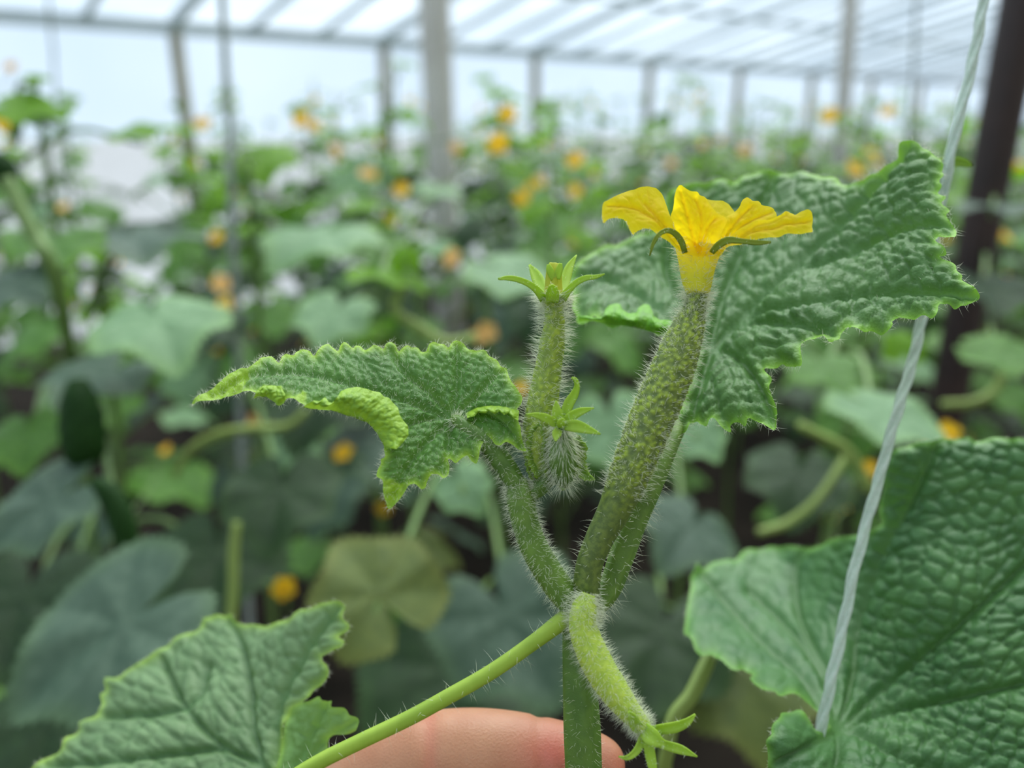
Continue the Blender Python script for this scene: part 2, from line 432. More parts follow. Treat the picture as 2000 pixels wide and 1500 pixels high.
def ribbon(name, ctrl, mat, parent, n=14, facing=None, cup=.25, solid=.0002, tooth=0.0, attrs=None):
    """pointed blade along (px, py, depth, half-width px): sepals and bracts"""
    pos, w = ptube(ctrl, n); t = np.gradient(pos, axis=0); t /= np.linalg.norm(t, axis=1)[:, None]
    fc = -FWD if facing is None else np.asarray(facing, float)
    s = np.cross(t, fc); s /= np.linalg.norm(s, axis=1)[:, None] + 1e-12; nn = np.cross(s, t)
    k = np.linspace(-1, 1, 5); V = []
    for i in range(n):
        ww = w[i] * (1 + (tooth * (1 if i % 2 else -1)))
        for u in k: V.append(pos[i] + s[i] * ww * u + nn[i] * ww * cup * (u * u - .5))
    idx = np.arange(n * 5).reshape(n, 5)
    F = np.stack([idx[:-1, :-1], idx[:-1, 1:], idx[1:, 1:], idx[1:, :-1]], -1).reshape(-1, 4)
    return mk(name, np.array(V), F, mat, parent, attrs, solid=solid, offset=0), pos, w

# ------------------------------------------------------------------ greenhouse shell
def box_geo(c, ax, ay, az):
    c, ax, ay, az = map(np.asarray, (c, ax, ay, az))
    V = [c + sx * ax + sy * ay + sz * az for sz in (-1, 1) for sy in (-1, 1) for sx in (-1, 1)]
    return np.array(V), [[0, 2, 3, 1], [4, 5, 7, 6], [0, 1, 5, 4], [2, 6, 7, 3], [0, 4, 6, 2], [1, 3, 7, 5]]
def bar_geo(a, b, w, h, up=(0, 0, 1)):
    a, b = np.asarray(a, float), np.asarray(b, float); d = b - a; L = np.linalg.norm(d); d = d / L
    s = np.cross(d, up); s /= np.linalg.norm(s); u = np.cross(s, d)
    return box_geo((a + b) / 2, d * L / 2, s * w / 2, u * h / 2)
def struct(name, V, F, mat, label, cat=None, parent=None, smooth=False):
    o = mk(name, V, F, mat, parent, smooth=smooth)
    if parent is None:
        o['kind'] = 'structure'; o['label'] = label
        if cat: o['category'] = cat
    return o

AZ = math.radians(49.5)
E0 = P(340, 55, 5.0); E0z = E0[2]
DR = np.array([math.sin(AZ), math.cos(AZ), 0]); NR = np.array([math.cos(AZ), -math.sin(AZ), 0])   # along the eave / inwards
SP = .95 / (DR @ FWD); SLOPE = .24

# floor: soil with gentle mounds, up to the film wall
def floor_geo():
    n = 64; V = []
    o = E0 * [1, 1, 0] - DR * 9 - NR * .1
    for j in range(n):
        for i in range(n):
            p = o + DR * 34 * i / (n - 1) + NR * 12 * j / (n - 1); p[2] = .02 * noise.noise(Vector((p[0] * 1.3, p[1] * 1.3, 0))) - .02; V.append(p)
    idx = np.arange(n * n).reshape(n, n)
    return np.array(V), np.stack([idx[:-1, :-1], idx[1:, :-1], idx[1:, 1:], idx[:-1, 1:]], -1).reshape(-1, 4)
struct('floor', *floor_geo(), M['soil'], 'dark bare soil under the cucumber rows', smooth=True)

# film wall behind the eave posts, softly wrinkled
def sheet(o, u, v, nu, nv, amp):
    V = []; nn = np.cross(u, v); nn = nn / np.linalg.norm(nn)
    for j in range(nv + 1):
        for i in range(nu + 1):
            p = o + u * i / nu + v * j / nv; V.append(p + nn * amp * noise.noise(Vector(p * .8)))
    idx = np.arange((nu + 1) * (nv + 1)).reshape(nv + 1, nu + 1)
    return np.array(V), np.stack([idx[:-1, :-1], idx[:-1, 1:], idx[1:, 1:], idx[1:, :-1]], -1).reshape(-1, 4)
base = E0 * [1, 1, 0] - DR * 9 - NR * .10
wall = struct('wall_back', *sheet(base, DR * 34, np.array([0, 0, E0z + .02]), 60, 6, .02), M['film'], 'milky plastic film side wall of the greenhouse', smooth=True)
roof_o = E0 - DR * 9 - NR * .16 + [0, 0, .06]
RISE = 7.8
ceil = struct('ceiling', *sheet(roof_o, DR * 34, (NR + [0, 0, SLOPE]) * RISE, 60, 10, .02), M['film'], 'milky plastic film roof rising from the eave', smooth=True)
wb = E0 * [1, 1, 0] - DR * 9 + NR * (RISE - .25); hb = E0z + SLOPE * RISE + .03
struct('wall_front', *sheet(wb, DR * 34, np.array([0, 0, hb]), 30, 6, .05), M['mud'], 'solid unseen wall behind the viewer, pale to bounce fill light, closing the house', smooth=True)  # out of view, stops light from behind and reflects front fill
gq = []
for r0 in ((-.12, -60), ):
    o_ = E0 * [1, 1, 0] - DR * 60 + NR * r0[0] - [0, 0, .05]
    gq.append(sheet(o_, DR * 150, NR * r0[1], 20, 20, .1))
struct('ground_outside', *gq[0], M['pale_ground'], 'pale bare ground outside the film wall', smooth=True)
for i in range(-3, 10):                                           # eave posts
    if i == -1: continue
    b = E0 + DR * SP * i; th = .085
    lean = RGT * random.uniform(-.05, .05)
    V, F, *_ = tube_geo(np.array([b * [1, 1, 0] + lean, b * [1, 1, .5] + lean * .5, b - [0, 0, .02]]), [.05, .046, .042], 10,
                        rmod=lambda t_, s_, p_: 1 + .06 * np.sin(3 * t_ + 7 * s_))
    mk('post', V, F, M['wood'], wall)
V, F = bar_geo(E0 - DR * 8, E0 + DR * 20, .06, .075); e = struct('trim_1', V, F, M['steel'], 'grey steel eave beam above the posts')
for i in range(-14, 34):                                           # rafters
    a = E0 + DR * SP * (i / 3.0) + [0, 0, .03]; b = a + (NR + [0, 0, SLOPE]) * (RISE - .1)
    w = .055 if i % 3 == 0 else .036
    V, F = bar_geo(a, b, w, w); mk('rafter', V, F, M['steel'], ceil, smooth=False)
for k, t in enumerate((1.1, 2.5)):
    c = E0 + (NR + [0, 0, SLOPE]) * t + [0, 0, .03]
    V, F = bar_geo(c - DR * 8, c + DR * 20, .03, .03); mk('purlin', V, F, M['steel'], ceil, smooth=False)

def pole(name, label, px, depth, halfpx, mat, ztop, seg=14, square=False, lean=0.0):
    a = P(*px, depth); n = 14; z = np.linspace(ztop, 0, n); r = halfpx * depth / FPX
    pts = np.stack([a[0] + lean * (a[2] - z), np.full(n, a[1]), z], 1)
    V, F, *_ = tube_geo(pts, [r] * n, 4 if square else seg, rmod=None if square else (lambda t_, s_, p_: 1 + .03 * np.sin(2 * t_ + 9 * s_)))
    return struct(name, V, F, mat, label, smooth=not square)
pole('column_1', 'pale concrete column rising behind the young cucumber', (851, 80), 3.0, 31, M['concrete'], 3.05, lean=.02)
pole('column_2', 'thinner grey concrete column further back', (1655, 90), 5.6, 15, M['concrete'], 2.7, lean=.06)
pole('column_3', 'dark brown steel post beside the twine', (1930, 365), 1.15, 38, M['iron'], 2.4)

# ------------------------------------------------------------------ the cucumber shoot in focus
root_px = P(1142, 1560, .161)
shoot = thing('cucumber_shoot', 'hairy cucumber shoot in sharp focus with an open yellow flower, held by fingers', 'plant', (root_px[0], root_px[1] + .03, 0))

def ridged(k, amp): return lambda t_, s_, p_: 1 + amp * np.cos(k * t_ + .6)
def stem(name, ctrl, mat, parent, n=40, seg=20, k=5, amp=.07, hairs=0, hl=.0018, hr=.000035, up=0, s0=0, s1=1):
    pos, r = ptube(ctrl, n); V, F, *_ = tube_geo(pos, r, seg, rmod=ridged(k, amp))
    o = mk(name, V, F, mat, parent)
    if hairs:
        v, f = tube_hairs(pos, r, hairs, hl, hr, up=up, s0=s0, s1=s1); mk('hairs', v, f, M['hair'], o, kind='stuff')
    return o, pos, r

# main stem, down to the soil
pos, r = ptube([(1128, 1170, .160, 24), (1126, 1240, .161, 25), (1132, 1330, .161, 30), (1137, 1420, .161, 33), (1140, 1500, .161, 33), (1142, 1570, .161, 34), (1150, 1700, .163, 34)], 40)
end = pos[-1]; gnd = np.array([root_px[0], root_px[1] + .03, 0])
ext = catmull([end, end * .75 + gnd * .25 + [0, .01, 0], end * .35 + gnd * .65 + [.005, .012, 0], gnd], 18)[1:]
pos = np.vstack([pos, ext]); r = np.r_[r, np.linspace(r[-1], .0045, len(ext))]
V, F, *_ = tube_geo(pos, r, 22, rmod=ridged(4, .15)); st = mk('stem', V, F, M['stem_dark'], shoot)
v, f = tube_hairs(pos[:40], r[:40], 700, .0014, .00003, s0=0.02, s1=.98); mk('hairs', v, f, M['hair'], st, kind='stuff')

# left shoot carrying the tender leaf and the buds
stem('side_shoot', [(1136, 1195, .1595, 22), (1108, 1170, .1585, 27), (1078, 1130, .158, 28), (1048, 1080, .1575, 27), (1028, 1030, .1575, 26), (1018, 985, .1575, 27), (1014, 955, .158, 26), (1016, 935, .1585, 18)],
     M['stem'], shoot, 44, hairs=1900, hl=.0019, hr=.000032, up=-.1)
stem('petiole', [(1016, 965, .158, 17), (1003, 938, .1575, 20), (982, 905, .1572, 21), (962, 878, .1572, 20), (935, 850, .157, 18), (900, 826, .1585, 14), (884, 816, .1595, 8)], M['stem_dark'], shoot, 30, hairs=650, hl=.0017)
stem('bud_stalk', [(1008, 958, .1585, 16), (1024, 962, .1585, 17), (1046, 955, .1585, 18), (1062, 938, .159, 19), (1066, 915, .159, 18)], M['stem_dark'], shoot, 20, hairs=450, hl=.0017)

# petiole of the broad leaf behind the fruit
stem('petiole', [(1158, 1190, .1625, 20), (1190, 1150, .163, 22), (1214, 1085, .1635, 24), (1240, 1015, .164, 24), (1266, 955, .1645, 24), (1292, 895, .1665, 22), (1314, 845, .1705, 20), (1336, 800, .1775, 18), (1358, 755, .1835, 16), (1394, 684, .1895, 12)],
     M['stem'], shoot, 50, hairs=700, hl=.0028, hr=.00004)

# tendril running down to the lower left
stem('tendril', [(1116, 1196, .158, 12), (1098, 1212, .157, 17), (1040, 1256, .156, 15), (960, 1312, .155, 15), (880, 1358, .154, 15), (800, 1402, .153, 15), (700, 1450, .152, 15), (620, 1490, .151, 15), (540, 1540, .151, 14), (430, 1620, .155, 12)],
     M['tendril'], shoot, 60, k=4, amp=.04, hairs=150, hl=.0026, hr=.00003)

# ---- young cucumber carrying the open flower
def wart_tube(name, ctrl, mat, parent, n, seg, cell, amp, lo=.0, hi=1.0, ridges=0):
    pos, r = ptube(ctrl, n); store = {}
    def rm(t_, s_, p_):
        d = np.zeros(p_.shape[:2])
        for i in range(p_.shape[0]):
            for j in range(p_.shape[1]):
                dd, _ = noise.voronoi(Vector(p_[i, j] / cell)); d[i, j] = dd[0]
        b = np.clip(1 - d / .62, 0, 1) ** 1.2
        s2 = np.linspace(0, 1, p_.shape[0])[:, None]
        fade = np.clip((s2 - lo) / .12, 0, 1) * np.clip((hi - s2) / .06 , 0, 1)
        b = b * fade; store['b'] = b
        return 1 + amp * b + (ridges * np.cos(3 * t_) if ridges else 0)
    V, F, *_ = tube_geo(pos, r, seg, rmod=rm)
    o = mk(name, V, F, mat, parent, {'wart': np.clip(store['b'].ravel() * 1.5, 0, 1)})
    return o, pos, r

fruit1, fp, fr = wart_tube('young_cucumber', [(1152, 1200, .1585, 22), (1146, 1150, .158, 26), (1152, 1100, .157, 26), (1172, 1050, .1565, 28), (1198, 1000, .156, 32), (1222, 945, .1555, 37), (1246, 885, .1555, 40), (1270, 825, .156, 42),
     (1296, 765, .1565, 42), (1320, 705, .157, 40), (1340, 650, .1575, 33), (1354, 610, .158, 24), (1360, 585, .158, 20), (1362, 568, .158, 21)], M['ovary_big'], shoot, 260, 72, .00105, .11, .30, 1.02)
v1, f1 = tube_hairs(fp, fr, 1500, .0026, .000036, up=.15, s0=.36, s1=.99)
v2, f2 = tube_hairs(fp, fr, 120, .0024, .000034, up=0, s0=.05, s1=.36)
v3, f3 = tube_hairs(fp, fr * 1.04, 2200, .0008, .00004, up=.2, s0=.36, s1=.98)
v, f = join([(v1, f1), (v2, f2), (v3, f3)]); mk('hairs', v, f, M['hair'], fruit1, kind='stuff')

flower = fruit1
tp, tr = ptube([(1362, 575, .158, 21), (1362, 562, .158, 26), (1361, 545, .158, 30), (1361, 525, .158, 34), (1362, 508, .158, 38), (1363, 492, .158, 43), (1364, 482, .158, 47)], 24)
V, F, *_ = tube_geo(tp, tr, 40, cap=False, rmod=ridged(5, .03))
tube_o = mk('corolla_tube', V, F, M['tube'], flower, {'grad': np.repeat(np.clip(np.linspace(-.5, 1.1, 24), 0, 1), 40)})
v, f = tube_hairs(tp, tr, 420, .0025, .000032, up=.1); mk('tube_hairs', v, f, M['hair'], flower, kind='stuff')

def petal(outline, depth, veins, step=3.0):
    o, S = blade('petal', outline, depth, veins, M['petal'], flower, step=step, cell=(26, 18, .6), bl=.00018, vd=.0003, vw=3.0, sw=1.5,
                 edge_px=6, edge_wave=.0006, side=(26, 38, 40), solid=0, low=.0006)
    return S
z3 = lambda pts: Z(1140, 330, 4.1667, pts)
# left petal
S1 = petal(z3([(800, 680), (720, 620), (640, 560), (570, 510), (500, 490), (450, 500), (420, 520), (398, 545), (380, 500), (350, 430), (320, 402), (250, 398), (195, 410), (155, 455), (145, 380), (145, 320), (155, 275), (200, 255), (260, 225), (320, 190), (380, 175), (400, 182),
    (450, 160), (520, 148), (580, 160), (612, 190), (640, 215), (665, 260), (690, 320), (705, 370), (730, 440), (790, 540), (840, 640), (850, 690)]),
    [(1335, 492, .1548), (1310, 440, .1535), (1262, 370, .157), (1230, 430, .1515), (1180, 400, .1500), (1237, 457, .1505), (1290, 385, .1565)],
    [z3([(810, 660), (650, 480), (450, 330), (200, 300)]), z3([(700, 480), (600, 400), (500, 280)])])
# front petal, its outside turned to us
petal(z3([(800, 690), (760, 600), (720, 500), (705, 380), (725, 330), (735, 280), (738, 220), (755, 160), (785, 125), (830, 150), (880, 178), (930, 182), (950, 210), (1000, 220), (1025, 255), (1060, 310), (1100, 350), (1155, 385), (1165, 430), (1100, 560), (1080, 640), (1060, 700), (940, 720)]),
    [(1335, 492, .1540), (1370, 495, .1536), (1395, 492, .154), (1360, 430, .1530), (1330, 370, .1535), (1385, 400, .1545), (1415, 425, .155), (1312, 425, .1545)],
    [z3([(930, 700), (860, 450), (790, 180)]), z3([(930, 690), (960, 430), (920, 230)]), z3([(940, 700), (1000, 500), (1090, 390)])])
# right petals
petal(z3([(1040, 690), (1080, 560), (1140, 400), (1160, 385), (1220, 355), (1270, 310), (1285, 260), (1320, 232), (1350, 245), (1370, 270), (1420, 265), (1440, 305), (1500, 300), (1540, 315), (1560, 370), (1565, 420), (1500, 470), (1350, 540), (1200, 610), (1100, 690)]),
    [(1395, 490, .1555), (1420, 430, .1562), (1460, 392, .1588), (1510, 412, .1600), (1500, 445, .157), (1440, 470, .1555)],
    [z3([(1080, 670), (1200, 480), (1370, 300)]), z3([(1090, 670), (1300, 460), (1540, 350)])])
S4 = petal(z3([(1070, 690), (1100, 620), (1200, 530), (1350, 460), (1480, 430), (1560, 400), (1610, 390), (1650, 355), (1700, 360), (1720, 375), (1760, 352), (1815, 348), (1850, 370), (1865, 420), (1855, 480), (1862, 535), (1810, 520), (1740, 510), (1660, 520), (1600, 545), (1530, 555), (1450, 565), (1380, 585),
    (1300, 600), (1230, 620), (1180, 650), (1120, 710)]),
    [(1402, 494, .1545), (1440, 475, .1528), (1500, 450, .151), (1583, 420, .1515), (1586, 455, .149), (1510, 465, .1495)],
    [z3([(1090, 690), (1350, 530), (1650, 450), (1840, 430)]), z3([(1150, 620), (1400, 480), (1640, 390)])])
# back petal, mostly hidden
petal([(1345, 490), (1330, 440), (1325, 400), (1345, 380), (1380, 385), (1420, 392), (1440, 415), (1425, 460), (1400, 490)],
      [(1345, 490, .1615), (1330, 420, .164), (1380, 385, .1685), (1430, 410, .167), (1400, 490, .1615)], [[(1370, 485), (1380, 440), (1385, 395)]], 4.0)
v, f = join([hair_geo(S1['V'][i_], S1['n'][i_] * .2 - UPV * .9 + rng.normal(0, .25, (len(i_), 3)), .0013 * (.5 + rng.random(len(i_))), .00003)
             for i_ in [rng.choice(np.where((S1['ed'] < 3) & (S1['px'][:, 1] > 420) & (S1['px'][:, 0] < 1330))[0], 60)]] +
            [hair_geo(S4['V'][i_], -UPV * .9 + rng.normal(0, .3, (len(i_), 3)), .001 * (.5 + rng.random(len(i_))), .000028)
             for i_ in [rng.choice(np.where((S4['ed'] < 3) & (S4['px'][:, 1] > 448))[0], 70)]])
mk('petal_hairs', v, f, M['hair'], flower, kind='stuff')
for c in ([(1338, 494, .1532, 5), (1332, 474, .1526, 6), (1320, 457, .152, 6), (1304, 450, .1512, 5), (1288, 457, .1506, 4), (1276, 475, .1504, 3.5), (1269, 500, .1505, 1)],
          [(1390, 494, .153, 5), (1402, 480, .1522, 7), (1422, 469, .1512, 7), (1450, 471, .1502, 5), (1480, 474, .1496, 5), (1506, 473, .149, 2)],
          [(1362, 500, .164, 6), (1370, 470, .167, 5), (1380, 440, .169, 2)]):
    o, sp_, sw_ = ribbon('sepal', c, M['sepal_dark'], flower); mk('sepal_hairs', *tube_hairs(sp_, sw_, 40, .0009, .000024), M['hair'], flower, kind='stuff')

# ---- small upright cucumber with a closed bud
fruit2, fp, fr = wart_tube('bud_cucumber', [(1054, 915, .1595, 24), (1052, 870, .1595, 32), (1056, 820, .1595, 32), (1063, 770, .1595, 29), (1071, 720, .1595, 26), (1079, 670, .1592, 24), (1083, 630, .159, 20), (1082, 602, .159, 18), (1080, 585, .159, 23), (1080, 576, .159, 25)],
    M['ovary_small'], shoot, 170, 48, .0011, .09, 0, 1.1)
v1, f1 = tube_hairs(fp, fr, 2000, .0031, .000033, up=.12, jitter=.25, s0=.05)
mk('hairs', v1, f1, M['hair'], fruit2, kind='stuff')
pp, pr = ptube([(1080, 580, .159, 20), (1080, 560, .159, 17), (1080, 540, .159, 15), (1081, 525, .159, 13), (1082, 514, .159, 9)], 16)
V, F, *_ = tube_geo(pp, pr, 20, rmod=lambda t_, s_, p_: 1 + .22 * np.cos(5 * t_) * np.clip(s_ * 1.5, 0, 1)); mk('closed_petals', V, F, simple('bud_yellow', (.45, .50, .025, 1), .55, .3, (.6, .62, .03, 1)), fruit2)
for c in ([(1062, 584, .157, 9), (1048, 566, .155, 7), (1030, 553, .154, 6), (1008, 545, .153, 5.5), (990, 543, .1525, 4.5), (973, 545, .152, 2)],
          [(1098, 584, .157, 9), (1108, 570, .156, 7), (1124, 553, .155, 6), (1144, 543, .154, 5.5), (1162, 541, .1535, 4), (1181, 535, .153, 1)],
          [(1064, 578, .162, 10), (1055, 556, .164, 12), (1046, 536, .1655, 10), (1034, 517, .167, 2)],
          [(1098, 574, .162, 9), (1104, 548, .164, 10), (1112, 522, .1655, 8), (1126, 498, .167, 1)],
          [(1079, 592, .1565, 11), (1079, 577, .155, 13), (1078, 565, .154, 11), (1076, 557, .153, 4)],
          [(1082, 545, .1575, 6), (1074, 528, .157, 7), (1071, 516, .157, 3)], [(1088, 545, .1575, 6), (1092, 528, .157, 7), (1095, 514, .157, 3)]):
    o, sp_, sw_ = ribbon('sepal', c, M['sepal'], fruit2)
    if len(c) > 3:
        v, f = tube_hairs(sp_, sw_, 26, .0008, .000025); mk('sepal_hairs', v, f, M['hair'], fruit2, kind='stuff')

# ---- flower bud facing us, with its hairy ovary and young bracts
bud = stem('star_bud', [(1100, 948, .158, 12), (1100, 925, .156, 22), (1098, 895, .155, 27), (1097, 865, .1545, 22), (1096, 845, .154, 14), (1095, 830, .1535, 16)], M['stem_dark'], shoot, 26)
bo, bp, br = bud
v1, f1 = tube_hairs(bp, br, 900, .0032, .00003, up=-.75, jitter=.2)
mk('hairs', v1, f1, M['hair'], bo, kind='stuff')
for c in ([(1094, 828, .1525, 8), (1089, 812, .152, 11), (1087, 796, .152, 7), (1086, 783, .152, 1)],
          [(1090, 830, .1525, 8), (1070, 819, .151, 9), (1052, 812, .1505, 6), (1028, 809, .150, 1)],
          [(1100, 826, .1525, 8), (1118, 812, .152, 9), (1136, 803, .1515, 7), (1160, 797, .151, 1)],
          [(1102, 832, .152, 8), (1124, 832, .151, 12), (1148, 839, .1505, 8), (1173, 848, .150, 1)],
          [(1092, 838, .152, 7), (1087, 848, .151, 9), (1085, 862, .1505, 1.5)],
          [(1103, 815, .1545, 9), (1110, 790, .1545, 10), (1122, 770, .1545, 8), (1127, 754, .154, 5), (1124, 742, .1535, 4), (1117, 738, .153, 2)],
          [(1094, 836, .152, 6), (1096, 826, .1508, 8), (1101, 818, .1504, 3)]):
    o, sp_, sw_ = ribbon('sepal', c, M['sepal'], bo, cup=.35)
    v, f = tube_hairs(sp_, sw_, 30, .001, .000024); mk('sepal_hairs', v, f, M['hair'], bo, kind='stuff')
for c in ([(1100, 915, .157, 14), (1128, 870, .1575, 16), (1130, 905, .1575, 14), (1142, 928, .157, 10), (1162, 937, .1565, 1)], [(1098, 920, .157, 10), (1097, 940, .1565, 9), (1100, 958, .156, 2)],
          [(1060, 930, .157, 14), (1046, 890, .1565, 18), (1048, 850, .1562, 16), (1054, 828, .156, 3)], [(1078, 930, .157, 12), (1072, 890, .156, 15), (1066, 862, .1558, 3)],
          [(1110, 930, .157, 12), (1122, 900, .1575, 15), (1128, 868, .158, 10), (1131, 850, .158, 2)], [(1050, 945, .158, 10), (1040, 905, .1585, 14), (1036, 860, .159, 9), (1038, 836, .159, 2)]):
    o, sp_, sw_ = ribbon('bract', c, M['leaf_left'], shoot, n=22, cup=.5, tooth=.12, attrs={'edge': np.tile([.7, .2, .1, .2, .7], 22), 'vein': np.zeros(110), 'under': np.zeros(110) + .35})
    v, f = tube_hairs(sp_, sw_ * 1.0, 170, .0012, .000026); mk('hairs', v, f, M['hair'], o, kind='stuff')

# ---- drooping small cucumber at the lower right with its star calyx
fruit3, fp, fr = wart_tube('drooping_cucumber', [(1150, 1160, .1545, 13), (1142, 1185, .154, 24), (1138, 1220, .1535, 27), (1152, 1265, .153, 30), (1174, 1310, .1525, 31), (1200, 1350, .152, 29), (1226, 1385, .1515, 24), (1246, 1408, .151, 19), (1258, 1424, .151, 17)],
    M['ovary_lime'], shoot, 120, 40, .0012, .05, 0, 1.1)
v1, f1 = tube_hairs(fp, fr, 2600, .0019, .000032, up=.05, jitter=.3)
mk('hairs', v1, f1, M['hair'], fruit3, kind='stuff')
for c in ([(1254, 1425, .1500, 8), (1243, 1418, .149, 12), (1236, 1402, .1485, 9), (1228, 1390, .148, 2)],
          [(1264, 1428, .1500, 9), (1290, 1424, .149, 10), (1318, 1420, .1485, 11), (1342, 1410, .148, 8), (1358, 1395, .148, 1.5)],
          [(1272, 1444, .1500, 9), (1300, 1455, .149, 9), (1330, 1464, .1485, 9), (1362, 1478, .148, 1)],
          [(1266, 1448, .149, 10), (1270, 1475, .1485, 10), (1275, 1500, .148, 8), (1278, 1525, .148, 1)],
          [(1256, 1436, .150, 9), (1250, 1455, .149, 8), (1240, 1470, .1485, 7), (1225, 1480, .148, 5), (1208, 1478, .148, 1)],
          [(1258, 1425, .149, 14), (1272, 1438, .1475, 17), (1286, 1448, .147, 12), (1300, 1452, .147, 4)]):
    o, sp_, sw_ = ribbon('sepal', c, M['sepal'], fruit3, cup=.4)
    v, f = tube_hairs(sp_, sw_, 36, .0008, .000024); mk('sepal_hairs', v, f, M['hair'], fruit3, kind='stuff')
mk('node_hairs', *tube_hairs(*ptube([(1142, 1150, .155, 30), (1140, 1190, .155, 36), (1140, 1215, .155, 32)], 8), 420, .0018, .00003), M['hair'], shoot, kind='stuff')

# ---- tender leaf on the left
zl = lambda pts: Z(340, 620, 2.7778, pts)
out = zl([(95, 477), (150, 430), (200, 390), (250, 340), (300, 302), (350, 290), (395, 298), (430, 265), (480, 215), (525, 208), (550, 235), (568, 252), (590, 205), (615, 198), (650, 218), (665, 185), (700, 180), (735, 190), (760, 218), (785, 185), (820, 150), (840, 138), (865, 165), (890, 188),
    (905, 150), (925, 138), (955, 155), (970, 162), (985, 138), (1010, 145), (1035, 182), (1060, 175), (1085, 152), (1115, 160), (1140, 172), (1145, 145), (1175, 130), (1205, 150), (1215, 182), (1240, 160), (1265, 143), (1290, 160), (1320, 155), (1340, 182), (1370, 188), (1385, 150), (1410, 143),
    (1440, 152), (1465, 143), (1490, 168), (1505, 130), (1530, 120), (1570, 140), (1595, 172), (1640, 182), (1690, 175), (1705, 208), (1755, 230), (1772, 268), (1805, 275), (1812, 312), (1825, 345), (1845, 375), (1868, 410), (1890, 440), (1885, 470), (1862, 490), (1850, 520), (1865, 560), (1880, 600),
    (1885, 650), (1900, 690), (1915, 728), (1870, 715), (1830, 690), (1800, 680), (1770, 702), (1740, 690), (1720, 655), (1690, 660), (1672, 690), (1655, 760), (1640, 797), (1605, 770), (1590, 738), (1555, 765), (1530, 797), (1500, 770), (1482, 760), (1495, 800), (1490, 850), (1465, 882), (1435, 850),
    (1410, 848), (1390, 860), (1370, 890), (1365, 920), (1340, 932), (1310, 905), (1275, 908), (1255, 940), (1220, 990), (1170, 1037), (1150, 1000), (1130, 950), (1130, 885), (1095, 866), (1105, 825), (1125, 790), (1118, 770), (1145, 760), (1140, 720), (1135, 680), (1090, 612), (1050, 572),
    (980, 545), (900, 520), (830, 497), (740, 495), (700, 490), (640, 450), (610, 440), (590, 465), (555, 470), (545, 440), (500, 428), (440, 440), (445, 410), (400, 398), (360, 405), (280, 425), (180, 462), (105, 482)])
dl = [(884, 818, .1595), (1000, 800, .157), (1020, 870, .1545), (760, 970, .1490), (750, 880, .1515), (860, 930, .152), (890, 670, .168), (1000, 720, .164), (660, 680, .1665), (720, 780, .157), (560, 770, .1535), (640, 790, .1535), (520, 710, .160), (380, 790, .149), (440, 740, .153), (800, 740, .163), (930, 890, .154)]
vl = [zl(p) for p in ([(1510, 555), (1350, 490), (1150, 420), (900, 350), (650, 300), (420, 320), (200, 420)], [(1505, 545), (1400, 420), (1250, 300), (1180, 180)], [(1510, 540), (1530, 400), (1535, 250), (1540, 150)], [(1515, 545), (1640, 430), (1740, 320), (1790, 290)],
    [(1520, 550), (1650, 510), (1780, 560), (1900, 710)], [(1510, 560), (1400, 650), (1290, 780), (1220, 900), (1170, 1020)], [(1510, 560), (1490, 660), (1480, 850)], [(1480, 545), (1330, 560), (1180, 640)])]
leafL, SL = blade('leaf', out, dl, vl, M['leaf_left'], shoot, step=3.4, cell=(20, 14, .35), bl=.0005, vd=.0007, vw=5, sw=3, edge_px=6.0, edge_wave=.0007, low=.0012, side=(26, 48, 75),
    under=[zl([(80, 490), (300, 295), (400, 290), (420, 330), (370, 400), (110, 485)]), zl([(430, 445), (440, 405), (480, 370), (590, 380), (610, 430), (560, 480)]), zl([(620, 470), (700, 395), (725, 430), (720, 490), (640, 470)]), zl([(1130, 885), (1160, 870), (1260, 900), (1240, 960), (1170, 1040), (1130, 960)])],
    flaps=[(zl([(700, 488), (740, 497), (830, 497), (900, 520), (980, 545), (1050, 572), (1090, 612), (1135, 690), (1150, 720)]),
            zl([(720, 470), (760, 450), (790, 455), (820, 430), (840, 460), (865, 465), (890, 425), (905, 400), (940, 385), (990, 376), (1040, 385), (1080, 400), (1115, 405), (1140, 430), (1165, 435), (1190, 465), (1215, 490), (1225, 530), (1245, 560), (1270, 590), (1272, 640), (1240, 682), (1205, 715), (1180, 700)]), .004, .0022),
           (zl([(1580, 520), (1640, 488), (1720, 472), (1800, 482), (1872, 505)]), zl([(1590, 545), (1630, 535), (1650, 515), (1690, 520), (1705, 505), (1740, 525), (1765, 508), (1790, 530), (1815, 518), (1845, 548), (1868, 560)]), .003, .0015),
           (zl([(430, 440), (500, 430), (560, 470), (600, 450)]), zl([(445, 405), (480, 372), (530, 368), (580, 375), (605, 420)]), .002, .001)])
blade_hairs(leafL, SL, 900, 2600, .0013, .0012, .000022)

